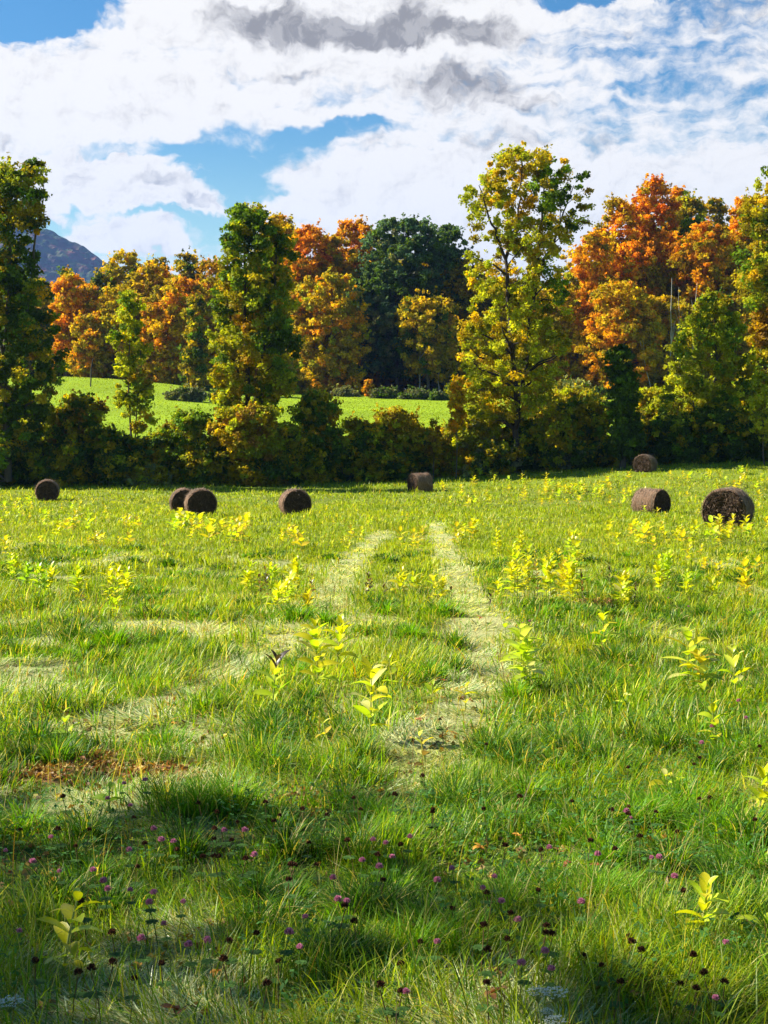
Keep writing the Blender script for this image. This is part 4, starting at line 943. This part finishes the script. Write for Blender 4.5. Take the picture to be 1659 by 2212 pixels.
# small far plants: a few originals, copied
protos = []
for i, (pr, cs, H) in enumerate([(6, 'yyl', .42), (5, 'yly', .36), (7, 'yo', .48), (4, 'lyl', .30), (5, 'poy', .34), (4, 'oy', .28)]):
    S, Lv = weed(H, pr, .18, .095, cs, seed=i * 7, spread=.8)
    protos.append((S, Lv, H))
def far_weed(i, first={}):
    return protos[i]
BANDS = [  # x0, x1, y0, y1 (photograph), count, height px, label
 (375, 545, 1138, 1172, 34, 30, 'bright yellow milkweed in the row below the paired bales'),
 (640, 680, 1176, 1190, 3, 30, 'small yellow milkweed in the tuft below the lone middle bale'),
 (585, 640, 1150, 1180, 5, 20, 'tiny yellow milkweed below and left of the lone middle bale'),
 (85, 300, 1130, 1185, 22, 24, 'small yellow milkweed below the leftmost bale'),
 (0, 110, 1092, 1140, 20, 16, 'tiny yellow milkweed close around the leftmost bale'),
 (0, 20, 1180, 1195, 2, 24, 'small yellow milkweed cut by the left edge'),
 (660, 900, 1095, 1140, 14, 12, 'tiny yellow milkweed in the field below the far middle bale'),
 (130, 370, 1085, 1128, 14, 13, 'tiny yellow milkweed between leftmost bale and paired bales'),
 (1380, 1659, 1075, 1135, 16, 14, 'tiny yellow milkweed around the two right bales'),
 (862, 912, 1165, 1190, 5, 28, 'small yellow milkweed between the tops of the two wheel tracks'),
 (740, 800, 1150, 1200, 5, 16, 'tiny yellow milkweed at the top of the left wheel track'),
 (972, 1025, 1160, 1185, 5, 28, 'small yellow milkweed at the top right of the right track'),
 (1230, 1420, 1150, 1190, 14, 28, 'small yellow milkweed between bushy row and right bales'),
 (1430, 1480, 1150, 1180, 6, 24, 'yellow-green milkweed below the bale beside the largest'),
 (1490, 1659, 1140, 1175, 18, 28, 'small yellow milkweed in the row below the largest bale'),
 (1470, 1650, 1195, 1250, 10, 28, 'scattered milkweed in second band under the largest bale'),
 (1190, 1300, 1190, 1215, 6, 22, 'small yellow milkweed just above the tallest row plant'),
 (950, 1360, 1030, 1095, 48, 15, 'tiny golden milkweed right of the far middle bale'),
 (1150, 1400, 1050, 1075, 30, 16, 'tiny golden milkweed in the drift beyond the right bales'),
 (1440, 1659, 1020, 1062, 30, 14, 'tiny yellow milkweed behind the largest bale')]
first = [None] * 6
k = 0
ONES = ['', 'first', 'second', 'third', 'fourth', 'fifth', 'sixth', 'seventh', 'eighth', 'ninth', 'tenth', 'eleventh', 'twelfth', 'thirteenth', 'fourteenth', 'fifteenth', 'sixteenth', 'seventeenth', 'eighteenth', 'nineteenth']
def ordn(i):
    if i < 20: return ONES[i]
    t_ = ['', '', 'twent', 'thirt', 'fort', 'fift'][i // 10]
    return t_ + 'ieth' if i % 10 == 0 else t_ + 'y-' + ONES[i % 10]
ROWS = {}
for (x0, x1, y0, y1, n, hp, lab) in BANDS:
    for q in range(n):
        X = rng.uniform(x0, x1); Yb = rng.uniform(y0, y1)
        x, y, H = sized(X, Yb, hp * rng.uniform(.7, 1.35))
        if any(abs(x - a) < 1.0 and abs(y - b) < 1.2 for a, b in HB): continue
        i = int(rng.integers(6)); S, Lv, H0 = protos[i]
        if first[i] is None:
            root = empty('milkweed_plant', (x, y, float(T(x, y))), rng.random() * 6.28); root.scale = (H / H0,) * 3
            tag(root, lab, 'milkweed', lab.replace('tiny', 'tiny').replace(' milkweed', ' milkweeds'))
            S.mesh('stem', M_STEM, root, True); Lv.mesh('foliage', M_WEED, root, True); first[i] = root
        else:
            r_ = clone(first[i], (x, y, float(T(x, y))), rng.random() * 6.28, H / H0, lab, lab.replace(' milkweed', ' milkweeds'))
            root = r_
        ROWS.setdefault(lab, []).append((X, root)); k += 1
for lab, l_ in ROWS.items():
    for i, (X, o) in enumerate(sorted(l_, key=lambda p: p[0])): o['label'] = lab + ', ' + ordn(i + 1) + ' from left'
print('far weeds', k)

# ================================================================= CLOVER
def clover_protos(pink, seed):
    rs = np.random.default_rng(seed)
    S = Acc(); Hh = Acc(); B = Acc()
    h = 1.0
    tt = np.linspace(0, 1, 5); pts = np.stack([.02 * np.sin(tt * 3), .03 * tt ** 2, tt * .26 - .26], 1)
    v, f = tube(pts, np.full(5, .0016), 4); S.add(v, f, (.10, .16, .03) if pink else (.14, .09, .03))
    n = 120 if pink else 90; Rr = .0135 if pink else .0115
    d = rs.normal(size=(n, 3)); d /= np.linalg.norm(d, axis=1, keepdims=True); d[:, 2] = np.where(d[:, 2] < -.45, -d[:, 2], d[:, 2])
    side = np.cross(d, rs.normal(size=(n, 3))); side /= np.linalg.norm(side, axis=1, keepdims=True)
    upb = d + np.array([0, 0, .55]); upb /= np.linalg.norm(upb, axis=1, keepdims=True)
    c0 = d * Rr * .45; c1 = upb * Rr * rs.uniform(.9, 1.25, (n, 1)); c1[:, 2] *= 1.05
    wv = side * Rr * .16
    V = np.stack([c0 - wv * .6, c0 + wv * .6, c1 + wv, c1 - wv], 1).reshape(-1, 3) + np.array([.003, .03, Rr * .7])
    if pink: c = np.array([.52, .17, .27]) * rs.uniform(.5, 1.3, (n, 1)) + np.array([.28, .18, .22]) * rs.random((n, 1)) ** 2
    else: c = np.array([.05, .02, .013]) * rs.uniform(.5, 1.8, (n, 1)) + (rs.random((n, 1)) < .18) * np.array([.16, .06, .02])
    Hh.add(V, np.arange(n * 4).reshape(-1, 4), np.repeat(np.clip(c, 0, .9), 4, axis=0))
    for a in (0, 2.2, 4.1):      # three-part leaf below the head
        for q in (-.7, 0, .7): add_leaf(B, (.003, .02, -.05), a + q, .3, .026, .014, (.07, .15, .03), droop=.4)
    return S, Hh, B
def build_clover(pk, i):
    S, Hh, B = clover_protos(pk, i)
    return (S.mesh('stem', M_STEM, None, True, True), Hh.mesh('flower_head', M_PETAL, None, False, True), B.mesh('leaf', M_LEAF, None, True, True))
CP = {True: [build_clover(True, i) for i in range(4)], False: [build_clover(False, 50 + i) for i in range(4)]}
PL = [(243, 452), (42, 510), (173, 562), (283, 600), (634, 423), (673, 463), (553, 521), (418, 608), (487, 646), (579, 676), (626, 700), (428, 690), (680, 752), (763, 738), (741, 842), (77, 857), (650, 916), (848, 938), (892, 928),
      (1223, 866), (1340, 797), (1316, 930), (1065, 546), (998, 424), (1026, 428), (752, 487), (1582, 552), (1605, 585), (1470, 642), (1620, 462), (1500, 738), (1532, 737), (655, 203), (518, 216), (492, 286), (542, 320)]
PR = [(36, 478), (84, 460), (65, 545), (325, 596), (256, 657), (456, 678), (491, 640), (535, 730), (701, 494), (905, 525), (1143, 550), (1202, 536), (1256, 620), (1080, 345), (1076, 367), (1396, 47), (843, 733), (618, 828), (203, 905), (737, 968), (624, 1007), (704, 1020), (1456, 910), (1455, 1150), (60, 1140)]
PM = [(1550, 1055), (1565, 1130), (1427, 1170), (595, 708), (625, 700), (1310, 636), (1220, 600), (1595, 655)]
pink = [(.5 * a, 1592.6 + .5 * b, 'l') for a, b in PL] + [(829.5 + .5 * a, 1592.6 + .5 * b, 'r') for a, b in PR] + [(829.5 + .5 * a, 995.4 + .5 * b, 'm') for a, b in PM]
UNIQ = {(1223, 866): 'largest pink clover flower, standing clear of the grass at the bottom left of centre', (763, 738): 'round mauve clover flower right of a paler one, lower left quarter', (737, 968): 'pink clover flower above the white umbels near the bottom',
        (325, 596): 'dark magenta clover flower left of a brown clover head, lower centre', (1256, 620): 'bright pink clover flower left of the lower right milkweed', (243, 452): 'large mauve clover flower highest at the left edge of the shaded grass', (1550, 1055): 'mauve clover flower highest at the right edge, beside the round-leaved milkweed'}
def clover(X, Yd, pk, i, label, group, hgt):
    if label not in UNIQ.values(): label = '?'
    x, y = P2G(X, Yd, hgt)
    me = CP[pk][i % 4]
    z = float(T(x, y)) + hgt + .01
    root = empty('pink_clover' if pk else 'withered_clover', (x, y, z - .26), rng.random() * 6.28)
    sc_ = rng.uniform(.7, 1.1) if pk else rng.uniform(.9, 1.25); tag(root, label, 'clover', group)
    for nm, m_ in zip(('stem', 'flower_head', 'leaf'), me):
        o = bpy.data.objects.new(nm, m_); COL.objects.link(o); o.parent = root; o.location = (0, 0, .26)
    root.scale = (sc_,) * 3; root.location.z = z - .26 * sc_
    where('pink clover flower' if pk else 'withered brown clover head', X, Yd, root)
LM = [(136, 2000, 'the lower left milkweed'), (1515, 1960, 'the lower right milkweed'), (1200, 2150, 'the white umbels'), (40, 1672, 'the brown soil patch'), (25, 1958, 'the dark red leaf at left edge'), (388, 2185, 'the dark red leaves at bottom'),
      (432, 1905, 'the bright orange leaf'), (1218, 1872, 'the dark red leaf at right'), (1040, 1832, 'the amber leaf'), (700, 1732, 'the small soil patch'), (612, 1560, 'the black-topped milkweed'), (1640, 1700, 'the bright milkweed at right edge'),
      (920, 2000, 'the dark tuft at lower centre'), (1380, 2130, 'the tan curled leaf'), (1550, 1580, 'the round-leaved milkweed'), (1130, 1400, 'the fullest milkweed')]
LMU = {}
def where(kind, X, Yd, o):
    i = min(range(len(LM)), key=lambda j: math.hypot(LM[j][0] - X, LM[j][1] - Yd)); lx, ly, nm = LM[i]
    dx, dy = X - lx, Yd - ly
    d = ('right of' if dx > 0 else 'left of') if abs(dx) > abs(dy) * 1.2 else ('below' if dy > 0 else 'above')
    LMU.setdefault((kind, d, nm), []).append((math.hypot(dx, dy), o))
def settle():
    for (kind, d, nm), l_ in LMU.items():
        for i, (_, o) in enumerate(sorted(l_, key=lambda p: p[0])):
            if o['label'] == '?': o['label'] = kind + ' ' + d + ' ' + nm + ('' if len(l_) == 1 else ', ' + (ordn(i + 1) + ' ' if i else '') + 'closest to it')
for i, (X, Yd, w_) in enumerate(pink):
    key = (PL + PR + PM)[i]
    g = {'l': 'pink clover flowers in the shaded grass, left half', 'r': 'pink clover flowers in the shaded grass, right half', 'm': 'pink clover flowers higher up in the sunny grass at right'}[w_]
    lb = {'l': 'pink clover flower head in the shaded grass of the lower left', 'r': 'pink clover flower head in the shaded grass of the lower right', 'm': 'pink clover flower head in the sunny grass of the right half'}[w_]
    clover(X, Yd, True, i, UNIQ.get(key, lb), g, rng.uniform(.13, .19))
for i in range(105):
    left = i < 50
    X = rng.uniform(10, 820) if left else rng.uniform(830, 1650); Yd = 1730 + 440 * rng.random() ** 1.3 if rng.random() < .85 else rng.uniform(1560, 1750)
    if Yd < 1720 and left: Yd += 150
    clover(X, Yd, False, i, 'dark brown withered clover head in the shaded grass of the lower ' + ('left' if left else 'right'), 'withered clover heads, ' + ('left' if left else 'right') + ' half', rng.uniform(.11, .18))

settle()
# ================================================================= WHITE UMBELS, FALLEN LEAVES
def umbel(X, Yd, rad, lab, h=.2):
    x, y = P2G(X, Yd, h); root = empty('wild_carrot', (x, y, float(T(x, y)))); tag(root, lab, 'wildflower')
    S = Acc(); v, f = tube(np.array([[0, 0, -.02], [.01, 0, h * .5], [0, 0, h - .03]]), [.003, .0025, .002], 5); S.add(v, f, (.2, .26, .08))
    A = Acc(); n = 34
    for i in range(n):
        a = i * 2.4; r = rad * math.sqrt((i + .5) / n); q = np.array([r * math.cos(a), r * math.sin(a), h + .006 * math.cos(r / rad * 1.5) + rng.normal() * .002])
        v, f = tube(np.array([[0, 0, h - .03], q * [.6, .6, 1] - [0, 0, .010], q]), [.0008] * 3, 3); S.add(v, f, (.2, .26, .08))
        for k_ in range(9):
            b = rng.random() * 6.28; d = rad * .13 * math.sqrt(rng.random()); add_leaf(A, q + [d * math.cos(b), d * math.sin(b), rng.normal() * .001], rng.random() * 6.28, .25, rad * .09, rad * .08, (.60, .62, .54), droop=.2, fold=.1)
    S.mesh('stem', M_STEM, root, True); A.mesh('flower_head', M_PETAL, root)
umbel(1200, 2148, .038, 'largest white lace-like umbel of flowers near the bottom, right of centre')
umbel(1163, 2143, .03, 'small white umbel just left of the largest one')
umbel(1183, 2188, .020, 'tiny white umbel below the largest one')
umbel(1200, 2209, .03, 'white umbel cut by the bottom edge of the picture')
umbel(22, 2168, .04, 'pale greenish umbel at the bottom left corner', .15)
def fallen(X, Yd, s, c, lab, h=.055):
    s *= .66
    x, y = P2G(X, Yd, h); root = empty('fallen_leaf', (x, y, float(T(x, y)) + h), rng.random() * 6.28); tag(root, lab, 'fallen leaf', 'fallen autumn leaves in the grass')
    A = Acc(); c = np.array(c)
    for a, l in ((0, 1), (.75, .8), (-.75, .8), (1.7, .5), (-1.7, .5)):
        add_leaf(A, (0, 0, 0), a + rng.normal() * .1, .5 + rng.uniform(-.3, .3), s * l, s * .42 * l + .006, c * rng.uniform(.8, 1.2), droop=rng.uniform(.3, 1.5), fold=.35)
    A.mesh('blade', M_DRY, root, True)
    S = Acc(); v, f = tube(np.array([[0, 0, 0], [-s * .4, 0, .01], [-s * .8, .01, 0]]), [.0015] * 3, 4); S.add(v, f, c * .7); S.mesh('leaf_stalk', M_STEM, root)
BR = (.26, .12, .04); OR = (.55, .27, .03); DR = (.24, .065, .015); TN = (.50, .24, .10)
for a in [(1372, 2127, .07, TN, 'tan curled leaf near the bottom right'), (1062, 2148, .10, BR, 'long brown leaf near the bottom, left of the white umbels'), (388, 2185, .10, DR, 'dark red leaf cluster at the very bottom, left'), (25, 1958, .08, DR, 'dark red leaf at the left edge'),
          (1218, 1872, .08, DR, 'dark red leaf in the middle of the shaded right half'), (1285, 1868, .06, DR, 'small dark red leaf right of the larger dark red one'), (1140, 2060, .07, BR, 'brown-orange leaf left of the pink clover above the umbels'), (432, 1905, .05, OR, 'bright orange leaf in the shaded grass of the left half'),
          (1040, 1832, .07, OR, 'amber leaf blade upper centre right of the shade'), (377, 1563, .05, OR, 'bright orange leaf standing in the sunny grass at left'), (590, 1628, .06, TN, 'tan leaf above the shade line, left of centre'), (180, 1640, .06, BR, 'brown leaf on the soil patch'),
          (1078, 2105, .07, BR, 'brown leaf right of the long brown one'), (1380, 2148, .06, TN, 'small tan leaf below the tan curled one'), (300, 2092, .06, OR, 'yellow-orange leaf right of the lower left milkweed'), (470, 2100, .05, OR, 'yellow leaf in the grass, bottom left of centre'),
          (1605, 1985, .07, BR, 'brown leaf right of the lower right milkweed'), (960, 1470, .06, DR, 'dark brown leaf on the right track'), (1040, 1335, .10, TN, 'pale dry leaf lying in the right track'), (900, 1555, .09, TN, 'pale flat leaf at the bottom of the right track'),
          (1365, 1440, .08, TN, 'pale dry leaf in a dark hollow right of the fullest milkweed'), (1210, 1620, .06, OR, 'orange leaf low in the grass, centre right'), (1120, 1808, .06, OR, 'orange grass leaf near the centre of the shade'), (1638, 2195, .06, BR, 'brown leaf at the bottom right corner')]:
    fallen(*a)

# ================================================================= GRASS
def blades(x, y, h, wd, az, th0, th1, col, rows, twist=None):
    """ribbons with `rows` cross rows; th0/th1: tilt from vertical at root and added along the blade"""
    n = len(x); t = np.linspace(0, 1, rows)
    z0 = T(x, y) - .01
    seg = (h / (rows - 1))[:, None]
    th = th0[:, None] + th1[:, None] * t[None, :-1] * rows / (rows - 1)
    th = np.minimum(th, 1.62)
    H = np.concatenate([np.zeros((n, 1)), np.cumsum(np.sin(th) * seg, 1)], 1); Z = np.concatenate([np.zeros((n, 1)), np.cumsum(np.cos(th) * seg, 1)], 1)
    dx, dy = np.cos(az), np.sin(az)
    a2 = az + np.pi / 2 + (rng.normal(size=n) * .5 if twist is None else twist)
    sx, sy = np.cos(a2), np.sin(a2)
    prof = np.interp(t, [0, .25, .7, 1], [.7, 1, .7, .06])
    cx = x[:, None] + H * dx[:, None]; cy = y[:, None] + H * dy[:, None]; cz = z0[:, None] + Z
    wx = (wd[:, None] * prof / 2) * sx[:, None]; wy = (wd[:, None] * prof / 2) * sy[:, None]
    V = np.stack([np.stack([cx - wx, cy - wy, cz], -1), np.stack([cx + wx, cy + wy, cz], -1)], 2)   # n, rows, 2, 3
    b = (np.arange(n) * rows * 2)[:, None] + (np.arange(rows - 1) * 2)[None]
    Fq = np.stack([b, b + 1, b + 3, b + 2], -1).reshape(-1, 4)
    C = np.repeat(col, rows * 2, axis=0)
    return V.reshape(-1, 3).astype(np.float32), Fq.astype(np.int32), C.astype(np.float32)
G = {'lime': (.25, .40, .008), 'yg': (.38, .42, .010), 'gr': (.11, .26, .008), 'dk': (.05, .14, .008), 'bl': (.12, .22, .06), 'st': (.60, .50, .16), 'pale': (.60, .64, .30), 'or': (.60, .30, .015)}
G = {k_: np.array(v) for k_, v in G.items()}
def zone(y0, y1, n, hscale, wmul, rows, lod):
    # uniform per ground area inside a wedge a little wider than the view
    y = rng.uniform(y0, y1, int(n * 2.2)); keep = rng.random(len(y)) < (y * .27 + .8) / (y1 * .27 + .8); y = y[keep][:n]
    x = rng.uniform(-1, 1, len(y)) * (y * .285 + .9)
    mt = MATTED(x, y); br = BARE(x, y)
    clump = fbm(x / .32, y / .32, 41, 2); big = fbm(x / 1.6, y / 1.6, 44, 3); hue = fbm(x / 3.5, y / 3.5, 47, 3)
    if lod > 1: clump = fbm(x / .9, y / .9, 41, 2)
    keep = (rng.random(len(y)) < 1 - .90 * br) & (rng.random(len(y)) < .35 + 1.3 * clump + .5 * mt)
    for bx, by in HB:
        keep &= ~((np.abs(x - bx) < .62) & (np.abs(y - by) < .62))
    x, y, mt, br, clump, big, hue = [q[keep] for q in (x, y, mt, br, clump, big, hue)]
    n = len(x)
    ismat = rng.random(n) < mt * .88 + .15
    shade = ss(7.5, 5.2, y)
    h = hscale * (.30 + 1.2 * ss(.25, .85, clump) + .7 * ss(.3, .8, big)) * rng.uniform(.5, 1.3, n)
    az = rng.random(n) * 2 * np.pi
    flow = vn(x / 1.3, y / 1.3, 51) * 4 * np.pi
    al = rng.random(n) < .5; az[al] = (flow + rng.normal(size=n) * .5)[al]
    th0 = np.abs(rng.normal(size=n)) * .30; th1 = np.abs(rng.normal(size=n)) * 1.0 + .25
    low = rng.random(n) < .52; th0[low] = rng.uniform(.7, 1.3, n)[low]
    h[ismat] *= .9
    th0[ismat] = rng.uniform(1.15, 1.52, n)[ismat]; th1[ismat] = rng.uniform(-.25, .25, n)[ismat]
    az[ismat] = (flow + rng.normal(size=n) * .7)[ismat]
    wd = wmul * rng.uniform(.6, 1.35, n)
    u = rng.random(n); m = hue + (big - .5) * .6 + rng.normal(size=n) * .16
    col = np.empty((n, 3)); 
    k1 = ss(.30, .62, m)[:, None]
    col[:] = G['gr'] * (1 - k1) + G['lime'] * k1
    k2 = ss(.58, .8, m)[:, None]; col = col * (1 - k2) + G['yg'] * k2
    f = u < .14; col[f] = G['dk']; f = (u > .14) & (u < .19); col[f] = G['bl']; f = (u > .19) & (u < .265); col[f] = G['st']; f = (u > .265) & (u < .30); col[f] = G['pale']; f = (u > .30) & (u < .312); col[f] = G['or']; f = (u > .312) & (u < .43); col[f] = G['yg']
    fy = ss(9, 30, y)[:, None]; col = col * (1 - fy * .45) + G['yg'] * np.array([.92, .93, 1]) * fy * .45
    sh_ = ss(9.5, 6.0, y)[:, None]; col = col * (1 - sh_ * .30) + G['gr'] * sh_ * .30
    mm = rng.random(n)
    col[ismat] = np.where((mm < .48)[:, None], G['pale'], np.where((mm < .72)[:, None], G['st'], G['gr']))[ismat]
    col *= rng.uniform(.62, 1.35, (n, 1))
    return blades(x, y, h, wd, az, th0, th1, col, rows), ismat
Vs, Fs, Cs, off = [], [], [], 0
MV, MF, MC, moff = [], [], [], 0
for (y0, y1, n, hs, wm, rows, lod) in [(3.2, 5.5, 150000, .115, .0040, 5, 0), (5.5, 8.5, 160000, .12, .0050, 4, 0), (8.5, 14, 180000, .13, .0078, 4, 0), (14, 25, 170000, .14, .013, 3, 1), (25, 48, 150000, .16, .024, 3, 1), (48, 80, 100000, .18, .044, 3, 2), (80, 113, 80000, .20, .062, 3, 2)]:
    (V, Fq, C), im = zone(y0, y1, n, hs, wm, rows, lod)
    k_ = rows * 2; imv = np.repeat(im, k_)
    if lod == 0:
        # lay the flattened blades into their own mesh
        for sel, VV, FF, CC, which in ((~im, Vs, Fs, Cs, 0), (im, MV, MF, MC, 1)):
            v = V[np.repeat(sel, k_)]; c = C[np.repeat(sel, k_)]; nb = int(sel.sum())
            b = (np.arange(nb) * k_)[:, None] + (np.arange(rows - 1) * 2)[None]
            f = np.stack([b, b + 1, b + 3, b + 2], -1).reshape(-1, 4)
            if which == 0: Fs.append(f + off); Vs.append(v); Cs.append(c); off += len(v)
            else: MF.append(f + moff); MV.append(v); MC.append(c); moff += len(v)
    else:
        Vs.append(V); Fs.append(Fq + off); Cs.append(C); off += len(V)
# tufts: dense arching clumps (photograph positions first, then random ones)
TF = [(930, 1470, .22, .36), (985, 1455, .2, .3), (1285, 1400, .3, .4), (1330, 1440, .35, .4), (1260, 1475, .3, .36), (640, 1340, .35, .4), (240, 1395, .45, .4), (170, 1385, .4, .34), (475, 1425, .3, .3), (700, 1350, .2, .3),
      (1075, 1640, .2, .36), (1120, 1665, .2, .34), (1265, 1650, .22, .36), (1320, 1670, .2, .32), (430, 1755, .22, .3), (500, 1745, .2, .32), (360, 1740, .2, .3), (980, 1755, .2, .32), (1040, 1760, .18, .3),
      (860, 2010, .16, .30), (930, 2030, .15, .28), (800, 1990, .15, .28), (780, 1640, .15, .3), (1480, 1760, .25, .34), (1560, 1810, .22, .32), (1620, 1830, .2, .34), (1400, 1780, .18, .3), (1180, 1950, .18, .26), (1100, 1990, .16, .26),
      (590, 1600, .2, .34), (640, 1560, .2, .3), (560, 1640, .2, .32), (1590, 1640, .2, .34), (1440, 1620, .2, .3), (950, 1330, .25, .36), (985, 1400, .2, .34), (410, 1420, .25, .3), (80, 1600, .3, .24), (140, 1615, .25, .2), (350, 1610, .2, .24)]
tx, ty, tr, th_ = [], [], [], []
for (X, Yd, r, h) in TF:
    x, y = P2G(X, Yd); tx.append(x); ty.append(y); tr.append(r); th_.append(h * .75)
for q in range(720):
    y = rng.uniform(3.6, 34) ; y = 3.6 + 30 * rng.random() ** 1.5; x = rng.uniform(-1, 1) * (y * .28 + .3)
    if MATTED(np.array([x]), np.array([y]))[0] > .3: continue
    tx.append(x); ty.append(y); tr.append(rng.uniform(.07, .16) * (1 + y / 20)); th_.append(rng.uniform(.14, .24))
for x, y, r, h in zip(tx, ty, tr, th_):
    n = int(np.clip(5200 * r / y ** .55, 160, 900)); wmul = .0042 * max(1, y / 6)
    a = rng.random(n) * 6.283; d = np.abs(rng.normal(size=n)) * r * .5
    px_, py_ = x + np.cos(a) * d, y + np.sin(a) * d
    la = np.arctan2(py_ - y, px_ - x) + rng.normal(size=n) * .7
    hh = h * rng.uniform(.5, 1.15, n) * (1 - .3 * d / (r * 1.5)).clip(.4, 1)
    base_ = G['dk'] * .9 if rng.random() < .7 else G['gr']
    col = base_ * rng.uniform(.7, 1.5, (n, 1)); f = rng.random(n) < .14; col[f] = G['lime']; f = rng.random(n) < .08; col[f] = G['st']
    V, Fq, C = blades(px_, py_, hh, wmul * rng.uniform(.7, 1.4, n), la, rng.uniform(.05, .5, n), rng.uniform(.5, 1.7, n), col, 5)
    Vs.append(V); Fs.append(Fq + off); Cs.append(C); off += len(V)
# dry stalks and seed stems standing above the near grass
n = 2600; y = 3.5 + 20 * rng.random(n) ** 1.7; x = rng.uniform(-1, 1, n) * (y * .285 + .5)
col = np.where((rng.random(n) < .6)[:, None], G['st'] * .75, np.array([.20, .11, .04])) * rng.uniform(.6, 1.3, (n, 1))
V, Fq, C = blades(x, y, rng.uniform(.14, .34, n), .0022 * np.maximum(1, y / 5) * rng.uniform(.7, 1.3, n), rng.random(n) * 6.28, rng.uniform(0, .7, n), rng.uniform(0, .6, n), col, 4)
Vs.append(V); Fs.append(Fq + off); Cs.append(C); off += len(V)
# short grass of the meadow beyond the hedge
n = 60000; y = rng.uniform(118, 208, n); x = rng.uniform(-1, 1, n) * y * .285
q = fbm(x / 4, y / 4, 91, 3)
col = (G['yg'] * .75)[None] * (1 - q[:, None]) + (G['lime'] * .75)[None] * q[:, None]; col = col * rng.uniform(.7, 1.3, (n, 1))
V, Fq, C = blades(x, y, .10 * rng.uniform(.4, 1.5, n), np.full(n, .12), rng.random(n) * 6.28, rng.uniform(0, .6, n), rng.uniform(.1, .8, n), col, 3)
Vs.append(V); Fs.append(Fq + off); Cs.append(C); off += len(V)
go = mesh_np('meadow_grass', np.concatenate(Vs), np.concatenate(Fs), M_GRASS, np.concatenate(Cs))
tag(go, 'long green and yellow-green grass covering the hayfield', 'grass', kind='stuff')
print('grass verts', off, 'matted', moff)
go = mesh_np('flattened_grass', np.concatenate(MV), np.concatenate(MF), M_THATCH, np.concatenate(MC))
tag(go, 'pale flattened grass in the wheel tracks', 'grass', kind='stuff')
del Vs, Fs, Cs, MV, MF, MC
# clover and plantain leaves low in the near grass
def ground_leaves():
    n = 9000
    y = 3.3 + 6.5 * rng.random(n) ** 1.2; x = rng.uniform(-1, 1, n) * (y * .285 + .6)
    k = (fbm(x / .5, y / .5, 71, 2) > .46) & (BARE(x, y) < .4) & (MATTED(x, y) < .5); x, y = x[k], y[k]; n = len(x)
    z = T(x, y) + rng.uniform(.04, .17, n)
    cc = np.stack([x, y, z], 1)
    Vl, Fl, Cl, o_ = [], [], [], 0
    for q in range(3):
        a = rng.random(n) * .4 + q * 2.09 + _h(np.arange(n), np.arange(n), 3) * 6.28
        s = rng.uniform(.007, .015, n)[:, None]; dv = np.stack([np.cos(a), np.sin(a), rng.normal(size=n) * .35], 1); sv = np.stack([-np.sin(a), np.cos(a), rng.normal(size=n) * .3], 1)
        V = np.stack([cc, cc + dv * s * .9 + sv * s * .55, cc + dv * s * 1.6, cc + dv * s * .9 - sv * s * .55], 1).reshape(-1, 3)
        Vl.append(V); Fl.append(np.arange(n * 4).reshape(-1, 4) + o_); o_ += len(V)
        Cl.append(np.repeat(np.array([.065, .17, .035]) * rng.uniform(.6, 1.6, (n, 1)), 4, axis=0))
    o = mesh_np('clover_foliage', np.concatenate(Vl), np.concatenate(Fl), M_LEAF, np.concatenate(Cl)); tag(o, 'low three-part clover leaves among the near grass', 'clover leaves', kind='stuff')
    # litter and soil crumbs
    n = 5000; s_ = rng.integers(len(SOIL), size=n); S_ = np.array([(a, b, c, d * 2.2) for a, b, c, d in SOIL])
    x = S_[s_, 0] + rng.normal(size=n) * S_[s_, 2] * .7; y = S_[s_, 1] + rng.normal(size=n) * S_[s_, 3] * .7
    y[:2600] = 3.5 + 9 * rng.random(2600); x[:2600] = rng.uniform(-1, 1, 2600) * (y[:2600] * .28 + .4)
    V, Fq, C = leaves(np.stack([x, y, T(x, y) + .012], 1), np.full(n, .012), pal([('brown', 3), ('rust', 2), ('gold', .4)], n) * .8 + .03, 2, .03, .4)
    o = mesh_np('leaf_litter', V, Fq, M_DRY, C); tag(o, 'brown crumbs of leaf litter on the bare soil and between the grass', 'leaf litter', kind='stuff')
ground_leaves()

# ================================================================= HAZE (air between the camera and the mountain)
def haze():
    x0, x1, y0, y1, z0, z1 = -3500, 3500, -90, 4450, -6.5, 540
    V = [(x, y, z) for x in (x0, x1) for y in (y0, y1) for z in (z0, z1)]
    Fq = [(0, 1, 3, 2), (4, 6, 7, 5), (0, 4, 5, 1), (2, 3, 7, 6), (0, 2, 6, 4), (1, 5, 7, 3)]
    m = bpy.data.materials.new('haze'); m.use_nodes = True; m.node_tree.nodes.clear(); t = NT(m.node_tree)
    v = t.n('ShaderNodeVolumePrincipled'); v.inputs['Color'].default_value = (.27, .46, 1, 1); v.inputs['Density'].default_value = HAZE_D; v.inputs['Anisotropy'].default_value = .2
    o_ = t.n('ShaderNodeOutputMaterial'); t.t.links.new(v.outputs[0], o_.inputs['Volume'])
    m.cycles.homogeneous_volume = True
    o = mesh_np('haze', np.array(V, float), np.array(Fq), m); tag(o, 'thin blue air between the field and the mountain', 'haze', kind='stuff')
HAZE_D = .00006
haze()
